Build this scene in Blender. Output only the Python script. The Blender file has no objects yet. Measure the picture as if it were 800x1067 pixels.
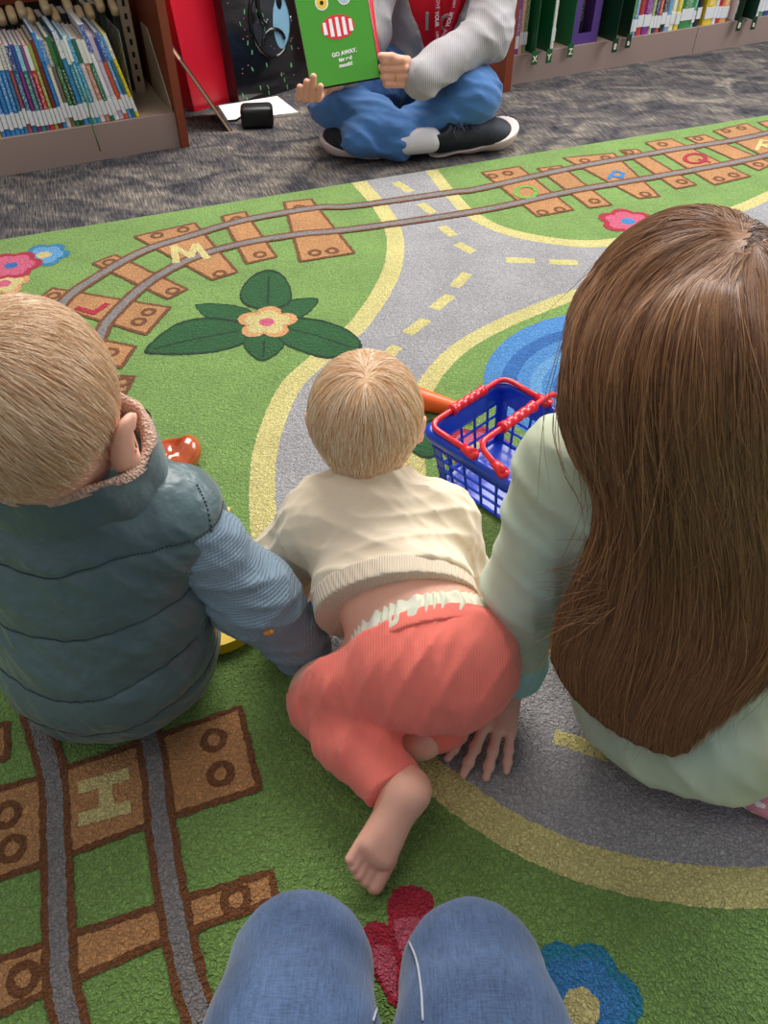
import bpy, math, random
import numpy as np
from mathutils import Vector, Matrix
from mathutils.geometry import tessellate_polygon
random.seed(7); rng = np.random.default_rng(7)
PI = math.pi
CAM_H = 0.85; FPX = 800.0; C45 = math.sqrt(.5)
scene = bpy.context.scene
col = scene.collection

# ---------- measuring helpers: a spot in the photo -> a point of the room ----------
def at(x, y, z=0.0):
    a = CAM_H - z; t = (y-533.5)/FPX
    Y = a*(1-t)/(1+t); d = C45*(a+Y)
    return Vector(((x-400)/FPX*d, Y, z))
def atY(x, y, Y):
    t = (y-533.5)/FPX; a = Y*(1+t)/(1-t); d = C45*(a+Y)
    return Vector(((x-400)/FPX*d, Y, CAM_H-a))
def atd(x, y, d):
    t = (y-533.5)/FPX; s = (x-400)/FPX
    return Vector((s*d, d*C45*(1-t), CAM_H-d*C45*(1+t)))

# ---------- materials ----------
def lin(h):
    h = h.lstrip('#'); o = []
    for i in (0, 2, 4):
        v = int(h[i:i+2], 16)/255
        o.append(v/12.92 if v <= .04045 else ((v+.055)/1.055)**2.4)
    return (*o, 1)
def mat(name, colr, rough=.7, spec=.4, var=0, vscale=40, bump=(), sheen=0, sss=0, coat=0, metal=0, col2=None, stretch=(1,1,1), transm=0):
    m = bpy.data.materials.new(name); m.use_nodes = True
    nt = m.node_tree; N = nt.nodes; L = nt.links; b = N['Principled BSDF']
    c = lin(colr) if isinstance(colr, str) else colr
    b.inputs['Base Color'].default_value = c
    b.inputs['Roughness'].default_value = rough
    b.inputs['Specular IOR Level'].default_value = spec
    b.inputs['Sheen Weight'].default_value = sheen
    b.inputs['Sheen Roughness'].default_value = .5
    b.inputs['Metallic'].default_value = metal
    b.inputs['Coat Weight'].default_value = coat
    b.inputs['Transmission Weight'].default_value = transm
    if sss:
        b.inputs['Subsurface Weight'].default_value = sss
        b.inputs['Subsurface Radius'].default_value = (.9, .35, .2)
        b.inputs['Subsurface Scale'].default_value = .008
    tc = N.new('ShaderNodeTexCoord'); src = tc.outputs['Object']
    if stretch != (1,1,1):
        mp = N.new('ShaderNodeMapping'); mp.inputs['Scale'].default_value = stretch
        L.new(src, mp.inputs[0]); src = mp.outputs[0]
    if var or col2:
        n = N.new('ShaderNodeTexNoise'); n.inputs['Scale'].default_value = vscale; n.inputs['Detail'].default_value = 4
        L.new(src, n.inputs['Vector'])
        r = N.new('ShaderNodeMapRange'); r.inputs[1].default_value = .32; r.inputs[2].default_value = .68
        L.new(n.outputs['Fac'], r.inputs[0])
        mx = N.new('ShaderNodeMix'); mx.data_type = 'RGBA'
        c2 = lin(col2) if col2 else tuple(min(1, v*(1+var)) for v in c[:3])+(1,)
        c1 = c if col2 else tuple(v*(1-var) for v in c[:3])+(1,)
        mx.inputs[6].default_value = c1; mx.inputs[7].default_value = c2
        L.new(r.outputs[0], mx.inputs[0]); L.new(mx.outputs[2], b.inputs['Base Color'])
    prev = None
    for kind, sc, st, dist in bump:
        if kind == 'noise':
            n = N.new('ShaderNodeTexNoise'); n.inputs['Scale'].default_value = sc; n.inputs['Detail'].default_value = 3
            L.new(src, n.inputs['Vector']); h = n.outputs['Fac']
        elif kind == 'vor':
            n = N.new('ShaderNodeTexVoronoi'); n.inputs['Scale'].default_value = sc
            L.new(src, n.inputs['Vector']); h = n.outputs['Distance']
        else:  # wave along an axis
            n = N.new('ShaderNodeTexWave'); n.inputs['Scale'].default_value = sc; n.bands_direction = kind
            n.inputs['Distortion'].default_value = .6; n.inputs['Detail'].default_value = 1
            L.new(src, n.inputs['Vector']); h = n.outputs['Fac']
        bp = N.new('ShaderNodeBump'); bp.inputs['Strength'].default_value = st; bp.inputs['Distance'].default_value = dist
        L.new(h, bp.inputs['Height'])
        if prev: L.new(prev, bp.inputs['Normal'])
        prev = bp.outputs['Normal']
    if prev: L.new(prev, b.inputs['Normal'])
    return m

# ---------- objects ----------
def tag(o, label=None, cat=None, group=None, kind=None):
    if label: o['label'] = label
    if cat: o['category'] = cat
    if group: o['group'] = group
    if kind: o['kind'] = kind
    return o
def empty(name, loc=(0,0,0), rz=0):
    o = bpy.data.objects.new(name, None); col.objects.link(o)
    o.location = loc; o.rotation_euler = (0,0,rz); o.empty_display_size = .05
    return o
def link(name, me, mats=None, parent=None, smooth=False):
    o = bpy.data.objects.new(name, me); col.objects.link(o)
    if mats is not None:
        for m in (mats if isinstance(mats, (list, tuple)) else [mats]): me.materials.append(m)
    if smooth: me.polygons.foreach_set('use_smooth', [True]*len(me.polygons))
    if parent:
        o.parent = parent
    return o
def P(o, parent):   # parent keeping world placement (children are built in world space)
    o.parent = parent; o.matrix_parent_inverse = world_inv(parent); return o
def world_inv(p):
    M = Matrix.LocRotScale(p.location, p.rotation_euler, p.scale)
    q = p
    while q.parent:
        pi = q.matrix_parent_inverse.copy(); q = q.parent
        M = Matrix.LocRotScale(q.location, q.rotation_euler, q.scale) @ pi @ M
    return M.inverted()

class MB:
    def __init__(s): s.v = []; s.f = []; s.m = []
    def add(s, vs, fs, mi=0):
        b = len(s.v); s.v += [tuple(v) for v in vs]; s.f += [tuple(b+i for i in f) for f in fs]; s.m += [mi]*len(fs)
    def box(s, c, size, R=None, mi=0, bev=0):
        c = Vector(c); hx, hy, hz = [q/2 for q in size]
        if bev > 0:
            import bmesh
            bm = bmesh.new(); bmesh.ops.create_cube(bm, size=1)
            for v in bm.verts: v.co = Vector((v.co.x*size[0], v.co.y*size[1], v.co.z*size[2]))
            bmesh.ops.bevel(bm, geom=list(bm.edges), offset=bev, segments=3, profile=.5, affect='EDGES')
            bm.verts.index_update()
            vs = [c + ((R @ v.co) if R else v.co) for v in bm.verts]
            s.add(vs, [[v.index for v in f.verts] for f in bm.faces], mi); bm.free(); return
        vs = [Vector((x*hx, y*hy, z*hz)) for x in (-1,1) for y in (-1,1) for z in (-1,1)]
        vs = [c + ((R @ v) if R else v) for v in vs]
        s.add(vs, [(0,1,3,2),(4,6,7,5),(0,4,5,1),(2,3,7,6),(0,2,6,4),(1,5,7,3)], mi)
    def tube(s, pts, r, n=10, mi=0, closed=False, cap=True):
        pts = [Vector(p) for p in pts]; K = len(pts)
        rs = r if isinstance(r, (list, tuple)) else [r]*K
        vs = []; up = None
        for i, p in enumerate(pts):
            a = pts[i-1] if (i > 0 or closed) else p
            b = pts[(i+1) % K] if (i < K-1 or closed) else p
            t = (b-a).normalized()
            if up is None: up = t.orthogonal().normalized()
            up = (up - t*up.dot(t)).normalized(); w = t.cross(up)
            for j in range(n):
                q = 2*PI*j/n; vs.append(p + (up*math.cos(q)+w*math.sin(q))*rs[i])
        fs = []
        for i in range(K if closed else K-1):
            for j in range(n):
                a = i*n+j; b = i*n+(j+1) % n; i2 = (i+1) % K
                fs.append((a, b, i2*n+(j+1) % n, i2*n+j))
        if cap and not closed:
            fs.append(tuple(range(n))[::-1]); fs.append(tuple((K-1)*n+j for j in range(n)))
        s.add(vs, fs, mi)
    def poly(s, pts, z, mi=0):
        vs = [Vector((p[0], p[1], z)) for p in pts]
        tr = tessellate_polygon([[Vector((v.x, v.y, 0)) for v in vs]])
        out = []
        for t in tr:
            a, b, c = (vs[i] for i in t)
            if (b-a).cross(c-a).z < 0: t = (t[0], t[2], t[1])
            out.append(t)
        s.add(vs, out, mi)
    def build(s, name, mats, parent=None, smooth=False):
        me = bpy.data.meshes.new(name); me.from_pydata(s.v, [], s.f)
        me.polygons.foreach_set('material_index', s.m); me.update()
        o = link(name, me, mats, None, smooth)
        if parent is not None: P(o, parent)
        return o

# ---------- smooth solids: distance fields turned into one continuous skin ----------
def rotm(ax=0, ay=0, az=0):
    return np.array(Matrix.Rotation(az, 3, 'Z') @ Matrix.Rotation(ay, 3, 'Y') @ Matrix.Rotation(ax, 3, 'X'))
class SDF:
    def __init__(s, lo, hi, h):
        s.lo = np.array(lo, float); s.h = h
        s.n = np.maximum(4, np.ceil((np.array(hi)-s.lo)/h).astype(int)+1)
        s.D = np.full(s.n, .08, np.float32)
        s.ax = [(s.lo[i]+h*np.arange(s.n[i])).astype(np.float32) for i in range(3)]
    def _sl(s, lo, hi):
        a = np.clip(np.floor((lo-s.lo)/s.h).astype(int), 0, s.n); b = np.clip(np.ceil((hi-s.lo)/s.h).astype(int)+1, 0, s.n)
        sl = tuple(slice(a[i], b[i]) for i in range(3))
        if any(b[i] <= a[i] for i in range(3)): return None, None
        return sl, (s.ax[0][sl[0]][:,None,None], s.ax[1][sl[1]][None,:,None], s.ax[2][sl[2]][None,None,:])
    def _mix(s, sl, d, k, op):
        A = s.D[sl]
        if op == 'add':
            h = np.maximum(k-np.abs(A-d), 0)/max(k, 1e-6); s.D[sl] = np.minimum(A, d)-h*h*k*.25
        elif op == 'sub':
            d = -d; h = np.maximum(k-np.abs(A-d), 0)/max(k, 1e-6); s.D[sl] = np.maximum(A, d)+h*h*k*.25
    def cone(s, a, b, ra, rb=None, k=.02, op='add'):
        a = np.array(a, float); b = np.array(b, float); rb = ra if rb is None else rb
        m = max(ra, rb)+k+.015
        sl, g = s._sl(np.minimum(a, b)-m, np.maximum(a, b)+m)
        if sl is None: return s
        ab = b-a; L = max(ab@ab, 1e-9)
        px, py, pz = g[0]-a[0], g[1]-a[1], g[2]-a[2]
        t = np.clip((px*ab[0]+py*ab[1]+pz*ab[2])/L, 0, 1)
        d = np.sqrt((px-t*ab[0])**2+(py-t*ab[1])**2+(pz-t*ab[2])**2)-(ra+(rb-ra)*t)
        s._mix(sl, d.astype(np.float32), k, op); return s
    def chain(s, pts, rs, k=.02):
        for i in range(len(pts)-1): s.cone(pts[i], pts[i+1], rs[i], rs[i+1], k)
        return s
    def ell(s, c, r, R=None, k=.02, op='add'):
        c = np.array(c, float); r = np.array(r, float); m = r.max()+k+.015
        sl, g = s._sl(c-m, c+m)
        if sl is None: return s
        q = [g[0]-c[0], g[1]-c[1], g[2]-c[2]]
        if R is not None:
            R = np.array(R); q = [q[0]*R[0,i]+q[1]*R[1,i]+q[2]*R[2,i] for i in range(3)]
        k0 = np.sqrt((q[0]/r[0])**2+(q[1]/r[1])**2+(q[2]/r[2])**2)
        k1 = np.sqrt((q[0]/r[0]**2)**2+(q[1]/r[1]**2)**2+(q[2]/r[2]**2)**2)+1e-6
        s._mix(sl, (k0*(k0-1)/k1).astype(np.float32), k, op); return s
    def cut(s, p, n):    # keep the side opposite n
        n = np.array(n, float); n /= np.linalg.norm(n); X, Y, Z = s.grid()
        s.D = np.maximum(s.D, ((X-p[0])*n[0]+(Y-p[1])*n[1]+(Z-p[2])*n[2]).astype(np.float32)); return s
    def grid(s): return s.ax[0][:,None,None], s.ax[1][None,:,None], s.ax[2][None,None,:]
    def disp(s, fn):
        X, Y, Z = s.grid(); s.D = (s.D+fn(X, Y, Z)).astype(np.float32); return s
    def mesh(s):
        D = s.D; D[0] = D[-1] = .05; D[:,0] = D[:,-1] = .05; D[:,:,0] = D[:,:,-1] = .05
        ins = D < 0
        nx, ny, nz = D.shape
        acc = np.zeros((nx-1, ny-1, nz-1, 3), np.float32); cnt = np.zeros((nx-1, ny-1, nz-1), np.float32)
        def c(i, j, k): return (slice(i, nx-1+i), slice(j, ny-1+j), slice(k, nz-1+k))
        for ax in range(3):
            for u in (0, 1):
                for v in (0, 1):
                    o = [0, 0, 0]; o2 = [1, 1, 1]
                    oth = [i for i in range(3) if i != ax]
                    o[oth[0]] = u; o[oth[1]] = v; o2[oth[0]] = u; o2[oth[1]] = v; o[ax] = 0; o2[ax] = 1
                    A = D[c(*o)]; B = D[c(*o2)]; cr = ins[c(*o)] != ins[c(*o2)]
                    t = A[cr]/(A[cr]-B[cr])
                    w = np.zeros((t.size, 3), np.float32); w[:, oth[0]] = u; w[:, oth[1]] = v; w[:, ax] = t
                    acc[cr] += w; cnt[cr] += 1
        cell = cnt > 0; idx = np.full(cell.shape, -1, np.int64); nv = int(cell.sum()); idx[cell] = np.arange(nv)
        ijk = np.argwhere(cell); V = s.lo+s.h*(ijk+acc[cell]/cnt[cell][:, None])
        F = []
        for ax in range(3):
            sl0 = [slice(1, D.shape[i]-1) for i in range(3)]; sl1 = list(sl0)
            sl0[ax] = slice(0, D.shape[ax]-1); sl1[ax] = slice(1, D.shape[ax])
            a = ins[tuple(sl0)]; b = ins[tuple(sl1)]; cr = np.argwhere(a != b); s0 = a[a != b]
            off = np.array([1 if i != ax else 0 for i in range(3)]); g = cr+off
            u, v = [i for i in range(3) if i != ax]
            eu = np.eye(3, dtype=int)[u]; ev = np.eye(3, dtype=int)[v]
            q = [idx[tuple((g-eu-ev).T)], idx[tuple((g-ev).T)], idx[tuple(g.T)], idx[tuple((g-eu).T)]]
            f = np.stack(q, 1); fl = s0 if ax != 1 else ~s0
            f[~fl] = f[~fl][:, ::-1]; F.append(f)
        return V, np.concatenate(F)
def np_mesh(name, blocks):
    V = []; F = []; n = 0
    for v, f in blocks: V.append(v); F.append(f+n); n += len(v)
    V = np.concatenate(V); F = np.concatenate(F)
    me = bpy.data.meshes.new(name); me.vertices.add(len(V)); me.vertices.foreach_set('co', V.astype(np.float32).ravel())
    me.loops.add(F.size); me.loops.foreach_set('vertex_index', F.astype(np.int32).ravel())
    me.polygons.add(len(F)); me.polygons.foreach_set('loop_start', np.arange(0, F.size, 4, dtype=np.int32))
    me.update(calc_edges=True); me.polygons.foreach_set('use_smooth', np.ones(len(F), bool)); me.update()
    return me
def sdf_obj(name, sdfs, m, parent=None, smooth_it=0):
    if isinstance(sdfs, SDF): sdfs = [sdfs]
    o = link(name, np_mesh(name, [q.mesh() for q in sdfs]), m)
    if smooth_it:
        md = o.modifiers.new('soften', 'SMOOTH'); md.factor = .5; md.iterations = smooth_it
    if parent is not None: P(o, parent)
    return o
def folds(seed, amp, freq, n=5, dirs=None):
    r = np.random.default_rng(seed); W = []
    for i in range(n):
        d = r.normal(size=3) if dirs is None else np.array(dirs)+r.normal(size=3)*.35
        d = d/np.linalg.norm(d)*freq*r.uniform(.6, 1.5); W.append((d, r.uniform(0, 6.28), r.uniform(.5, 1), r.normal(size=3)*freq*.3))
    def fn(X, Y, Z):
        o = 0
        for d, p, a, e in W:
            o = o + a*np.sin(X*d[0]+Y*d[1]+Z*d[2]+p+1.3*np.sin(X*e[0]+Y*e[1]+Z*e[2]))
        return o*amp/n
    return fn
def ridges(seed, amp, wl, d, n=4, sharp=1.6, spread=.3, mask=1.0):
    r = np.random.default_rng(seed); d = unit(d); W = []
    for i in range(n):
        dd = unit(d+r.normal(size=3)*spread); L_ = wl*r.uniform(.7, 1.5); W.append((dd*PI/L_, r.uniform(0, 6.28), r.normal(size=3)*1.1/wl, r.uniform(0, 6.28), r.normal(size=3)*1.0/wl, r.uniform(0, 6.28)))
    def fn(X, Y, Z):
        o = 0
        for q, p, e, pe, m_, pm in W:
            ph = X*q[0]+Y*q[1]+Z*q[2]+p+.9*np.sin(X*e[0]+Y*e[1]+Z*e[2]+pe); k = np.clip(.5+mask*.75*np.sin(X*m_[0]+Y*m_[1]+Z*m_[2]+pm), 0, 1)
            o = o-k*(1-np.abs(np.sin(ph)))**sharp
        return o*amp*1.5/n+amp*.25
    return fn
def strands(name, curves, radius, m, parent=None):
    n = len(curves); sizes = [len(c) for c in curves]
    cu = bpy.data.hair_curves.new(name); cu.add_curves(sizes)
    pts = np.concatenate(curves).astype(np.float32)
    cu.attributes['position'].data.foreach_set('vector', pts.ravel())
    rad = np.concatenate([radius*np.clip(1.25-np.linspace(0, 1, k)**2.2, .25, 1) for k in sizes]).astype(np.float32)
    a = cu.attributes.get('radius') or cu.attributes.new('radius', 'FLOAT', 'POINT')
    a.data.foreach_set('value', rad)
    o = link(name, cu, m)
    if parent is not None: P(o, parent)
    return o
def hair_mat(name, c1, c2, rough=.35, spec=.5):
    m = bpy.data.materials.new(name); m.use_nodes = True; nt = m.node_tree; N = nt.nodes; L = nt.links
    b = N['Principled BSDF']; b.inputs['Roughness'].default_value = rough; b.inputs['Specular IOR Level'].default_value = spec
    b.inputs['Sheen Weight'].default_value = .15
    hi = N.new('ShaderNodeHairInfo'); mx = N.new('ShaderNodeMix'); mx.data_type = 'RGBA'
    mx.inputs[6].default_value = lin(c1); mx.inputs[7].default_value = lin(c2)
    L.new(hi.outputs['Random'], mx.inputs[0]); L.new(mx.outputs[2], b.inputs['Base Color'])
    return m
def smooth_path(pts, m=8):
    P_ = [np.array(p, float) for p in pts]; P_ = [2*P_[0]-P_[1]]+P_+[2*P_[-1]-P_[-2]]; out = []
    for i in range(1, len(P_)-2):
        p0, p1, p2, p3 = P_[i-1:i+3]
        for j in range(m):
            t = j/m; out.append(.5*((2*p1)+(-p0+p2)*t+(2*p0-5*p1+4*p2-p3)*t*t+(-p0+3*p1-3*p2+p3)*t**3))
    out.append(P_[-2]); return out

# ---------- anatomy ----------
def V3(*a): return np.array(a, float)
def unit(v): v = np.array(v, float); return v/np.linalg.norm(v)
def hand(S, w, f, n, side, L, curl=(.3,.3,.35,.4), spread=.16, thumb_curl=.4, k=.003, fr=.047):
    """palm and five fingers; f wrist->knuckles, n back of hand, side=+1 puts the thumb towards cross(n,f)"""
    w = np.array(w, float); f = unit(f); n = np.array(n, float); n = unit(n-f*(n@f)); s = np.cross(n, f)*side
    pl = .50*L; hw = .185*L; offs = (1, .36, -.3, -.9); lens = (.42, .475, .44, .34)
    arch = (0, .012*L, .006*L, -.012*L); kn = []
    for o, a in zip(offs, arch):
        q = w+f*pl*(1-.05*abs(o-.3))+s*hw*o+n*a; kn.append(q)
        S.cone(w+s*hw*.55*o+f*.04*L, q, .062*L, .055*L, k=.25*fr*L+.008)
    for i, (q, ln, c) in enumerate(zip(kn, lens, curl)):
        d = unit(f+s*spread*offs[i]); r = fr*L*(1.0, 1.02, .98, .86)[i]
        p = q; ang = 0
        for j, (seg, cc) in enumerate(((.46, .6), (.30, 1.15), (.24, .9))):
            ang += c*cc; dd = unit(d*math.cos(ang)-n*math.sin(ang)); p2 = p+dd*seg*ln*L
            S.cone(p, p2, r*(1-.09*j), r*(1-.09*(j+1)), k=k)
            S.ell(p, (r*1.04,)*3, k=k); p = p2
    t0 = w+f*.10*L+s*hw*.7; t1 = w+f*.30*L+s*hw*1.45-n*.05*L*(1+thumb_curl)
    d = unit(f*.8+s*.55-n*thumb_curl*.6); t2 = t1+d*.19*L; d2 = unit(d-s*thumb_curl*.6-n*thumb_curl*.5+f*.2); t3 = t2+d2*.15*L
    S.cone(t0, t1, .07*L, .062*L, k=.012); S.cone(t1, t2, .056*L, .05*L, k=.004); S.cone(t2, t3, .05*L, .042*L, k=.003)
    return kn
def foot(S, heel, f, sole, L, side=1, wd=.19, k=.01):
    heel = np.array(heel, float); f = unit(f); sole = np.array(sole, float); sole = unit(sole-f*(sole@f)); s = np.cross(sole, f)*side
    h = heel; ball = heel+f*.68*L
    S.ell(h+f*.10*L, (.165*L,)*3, k=k)
    S.cone(h+f*.12*L-sole*.02*L, ball+s*.09*L, .14*L, .115*L, k=k*1.5)
    S.cone(h+f*.12*L-sole*.01*L, ball-s*.10*L-f*.05*L, .13*L, .10*L, k=k*1.5)
    S.cone(h+f*.15*L-sole*.16*L, ball-sole*.02*L, .14*L, .09*L, k=k*1.5)
    for i, (o, ln, r) in enumerate(((.155, .20, .078), (.055, .20, .056), (-.03, .18, .053), (-.11, .145, .05), (-.175, .10, .048))):
        a = ball+s*o*L*.95; b = a+f*(ln+.04)*L-sole*.0*L
        S.cone(a, b, r*L*.9, r*L, k=.003)
def head_sdf(S, c, r, R, ear=.9, nose=True, k=.01, ears=(1,1), ear_at=(-.06,-.26), ear_x=1.02):
    """c centre of cranium, r radii (x, y front-back, z); local +y is the face"""
    R = np.array(R); c = np.array(c, float); g = lambda x, y, z: c+R@np.array([x*r[0], y*r[1], z*r[2]])
    S.ell(c, r, R, k=k)
    S.ell(g(0, .30, -.55), (r[0]*.72, r[1]*.62, r[2]*.62), R, k=.03)           # jaw
    S.ell(g(0, .66, -1.02), (r[0]*.26, r[1]*.2, r[2]*.18), R, k=.02)           # chin
    for sx in (-1, 1):
        S.ell(g(sx*.45, .62, -.42), (r[0]*.32, r[1]*.25, r[2]*.28), R, k=.02)  # cheek
        S.ell(g(sx*.38, 1.0, -.08), (r[0]*.2, r[1]*.12, r[2]*.13), R, k=.008, op='sub')
        if ears[0 if sx < 0 else 1]:
            e = g(sx*ear_x, ear_at[0], ear_at[1])
            Re = R @ rotm(0, sx*.25, sx*-.45)
            S.ell(e, (r[0]*.11, r[1]*.24*ear, r[2]*.36*ear), Re, k=.006)
            S.ell(e+R@np.array([sx*r[0]*.13, r[1]*.13, r[2]*.03]), (r[0]*.08, r[1]*.13*ear, r[2]*.20*ear), Re, k=.003, op='sub')
            S.ell(e+R@np.array([sx*r[0]*.01, r[1]*.06, -r[2]*.27*ear]), (r[0]*.09, r[1]*.11, r[2]*.11), Re, k=.005)
    S.cone(g(0, .98, -.12), g(0, 1.13, -.42), r[0]*.07, r[0]*.13, k=.012)      # nose
    S.ell(g(0, 1.0, -.74), (r[0]*.26, r[1]*.08, r[2]*.05), R, k=.008)          # lips
    S.ell(g(0, 1.09, -.745), (r[0]*.22, r[1]*.05, r[2]*.012), R, k=.004, op='sub')
    return g
def eyes(g, r, parent, R):
    for sx in (-1, 1):
        mb = MB(); c = Vector(g(sx*.38, .86, -.08)); rr = r[0]*.16; vs = []; fs = []; n = 12
        for i in range(n+1):
            for j in range(n):
                a = PI*i/n; b = 2*PI*j/n; q = R@np.array([math.sin(a)*math.cos(b), math.cos(a), math.sin(a)*math.sin(b)])*rr; vs.append(c+Vector(q))
        for i in range(n):
            for j in range(n): fs.append((i*n+j, i*n+(j+1) % n, (i+1)*n+(j+1) % n, (i+1)*n+j))
        mb.add(vs, fs[:3*n], 1); mb.add(vs, fs[3*n:], 0)
        mb.build('eye', [M_EYE, M_IRIS], parent, True)
# ================= materials =================
M_EYE = mat('eye_white', '#e8e4de', .2); M_IRIS = mat('iris_blue', '#4a6a86', .15)
SK = dict(rough=.5, spec=.35, sss=.25, var=.06, vscale=30, bump=[('noise', 500, .12, .0006)])
M_SKIN = mat('skin_child', '#e3ab92', **SK); M_SKIN_BABY = mat('skin_baby', '#efb49c', **SK)
M_SKIN_ADULT = mat('skin_adult', '#d99f86', **SK); M_SKIN_GIRL = mat('skin_girl', '#dba996', **SK)
M_WOOD = mat('cherry_veneer', '#8c4126', .4, .4, col2='#7a3620', vscale=8, stretch=(1, 1, .15))
M_METAL = mat('taupe_painted_steel', '#9a8379', .45, .4, var=.03, vscale=3)
M_METAL_IN = mat('beige_painted_steel', '#a08c76', .5, .4)
M_DARK = mat('dark_slot', '#15110f', .8)
M_PAGES = mat('page_block', '#d8d2c6', .8, var=.1, vscale=60, stretch=(30, 1, 1))
# ================= rug =================
def pile(name, c, dark=.25, sc=300):
    m = bpy.data.materials.new(name); m.use_nodes = True; nt = m.node_tree; N = nt.nodes; L = nt.links
    b = N['Principled BSDF']; b.inputs['Roughness'].default_value = .95; b.inputs['Specular IOR Level'].default_value = .12
    b.inputs['Sheen Weight'].default_value = .12; b.inputs['Sheen Roughness'].default_value = .6
    tc = N.new('ShaderNodeTexCoord')
    nz = N.new('ShaderNodeTexNoise'); nz.inputs['Scale'].default_value = 130; nz.inputs['Detail'].default_value = 2
    L.new(tc.outputs['Object'], nz.inputs['Vector'])
    mxv = N.new('ShaderNodeMix'); mxv.data_type = 'VECTOR'; mxv.inputs[0].default_value = .012
    L.new(tc.outputs['Object'], mxv.inputs[4]); L.new(nz.outputs['Color'], mxv.inputs[5])
    v = N.new('ShaderNodeTexVoronoi'); v.inputs['Scale'].default_value = sc; v.inputs['Randomness'].default_value = .9
    L.new(mxv.outputs[1], v.inputs['Vector'])
    r = N.new('ShaderNodeMapRange'); r.inputs[1].default_value = .15; r.inputs[2].default_value = .75; r.inputs[3].default_value = 1; r.inputs[4].default_value = 0
    L.new(v.outputs['Distance'], r.inputs[0])
    n2 = N.new('ShaderNodeTexNoise'); n2.inputs['Scale'].default_value = 9; n2.inputs['Detail'].default_value = 3
    L.new(tc.outputs['Object'], n2.inputs['Vector'])
    mx = N.new('ShaderNodeMix'); mx.data_type = 'RGBA'; cc = lin(c)
    mx.inputs[6].default_value = tuple(q*(1-dark*1.6) for q in cc[:3])+(1,); mx.inputs[7].default_value = tuple(min(1, q*(1+dark*.55)) for q in cc[:3])+(1,)
    L.new(r.outputs[0], mx.inputs[0])
    hs = N.new('ShaderNodeHueSaturation'); L.new(mx.outputs[2], hs.inputs['Color'])
    r2 = N.new('ShaderNodeMapRange'); r2.inputs[1].default_value = .3; r2.inputs[2].default_value = .7; r2.inputs[3].default_value = .9; r2.inputs[4].default_value = 1.1
    L.new(n2.outputs['Fac'], r2.inputs[0]); L.new(r2.outputs[0], hs.inputs['Value']); L.new(hs.outputs[0], b.inputs['Base Color'])
    v2 = N.new('ShaderNodeTexNoise'); v2.inputs['Scale'].default_value = 150; v2.inputs['Detail'].default_value = 1; L.new(tc.outputs['Object'], v2.inputs['Vector'])
    b2 = N.new('ShaderNodeBump'); b2.inputs['Strength'].default_value = .8; b2.inputs['Distance'].default_value = .0045; L.new(v2.outputs['Fac'], b2.inputs['Height'])
    bp = N.new('ShaderNodeBump'); bp.inputs['Strength'].default_value = .8; bp.inputs['Distance'].default_value = .003; L.new(b2.outputs[0], bp.inputs['Normal'])
    L.new(r.outputs[0], bp.inputs['Height']); L.new(bp.outputs[0], b.inputs['Normal'])
    return m
RC = dict(green='#80a353', yellow='#ddd087', grey='#aba8a9', brown='#c48c58', dkbrown='#7c4a26', rail='#8b8583', cream='#dccb86', red='#b5243a',
          blue='#3f87c4', dblue='#2f6db3', lblue='#6aa6d8', leaf='#225c2a', dleaf='#12371b', pink='#d9607f', orange='#dfa26a', pond='#4f8fce',
          lgreen='#7fb34a', teal='#2c86a8', rose='#cf5a6c')
RM = list(RC); RMAT = [pile('rug_'+k, v) for k, v in RC.items()]
rug = MB(); _lay = [0]
def lay(): _lay[0] += 1; return .0004+.000014*_lay[0]
def jit(pts, amp=.0012, step=.004, closed=True):
    out = []; n = len(pts)
    for i in range(n if closed else n-1):
        a = Vector(pts[i][:2]); b = Vector(pts[(i+1) % n][:2]); k = max(1, int((b-a).length/step))
        for j in range(k):
            p = a.lerp(b, j/k); out.append((p.x+random.uniform(-amp, amp), p.y+random.uniform(-amp, amp)))
    return out
def W2(px): return [tuple(at(x, y, 0))[:2] for x, y in px]
def sm2(w, closed=False, m=6):
    if closed:
        w = list(w); n = len(w); ext = [w[-1]]+w+[w[0], w[1]]; q = smooth_path(ext, m); return [tuple(p[:2]) for p in q[m:m*(n+1)]]
    return [tuple(p[:2]) for p in smooth_path(w, m)]
def rpoly(px, c, smooth=False, world=False, z=None):
    w = px if world else W2(px)
    if smooth: w = sm2(w, True)
    rug.poly(jit(w), z or lay(), RM.index(c)); return w
def rline(px, wd, c, smooth=False, closed=False, world=False, z=None):
    w = px if world else W2(px)
    if smooth: w = sm2(w, closed, 8)
    if closed: w = list(w)+[w[0]]
    w = [Vector(p) for p in w]; d = [w[0]]
    for a, b in zip(w, w[1:]):
        k = max(1, int((b-a).length/.005))
        for j in range(1, k+1): d.append(a.lerp(b, j/k))
    vs = []; z = z or lay()
    for i, p in enumerate(d):
        K = len(d)-1
        t = (d[i+1 if i < K else (1 if closed else K)]-d[i-1 if i > 0 else (K-1 if closed else 0)]); t = t.normalized() if t.length > 0 else Vector((1, 0)); n = Vector((-t.y, t.x))
        e1 = wd/2+random.uniform(-.0011, .0011); e2 = wd/2+random.uniform(-.0011, .0011)
        vs += [(p.x+n.x*e1, p.y+n.y*e1, z), (p.x-n.x*e2, p.y-n.y*e2, z)]
    rug.add(vs, [(2*i, 2*i+1, 2*i+3, 2*i+2) for i in range(len(d)-1)], RM.index(c))
A = at(0, 250); B = at(800, 120); eu = (B-A).normalized(); en = Vector((eu.y, -eu.x, 0))
c0 = A-eu*1.1; c1 = B+eu*1.3; c2 = c1+en*4.4; c3 = c0+en*4.4
base = [c0, c1, c2, c3]
vs = [Vector((p.x, p.y, z)) for z in (-.0095, .0002) for p in base]
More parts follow.
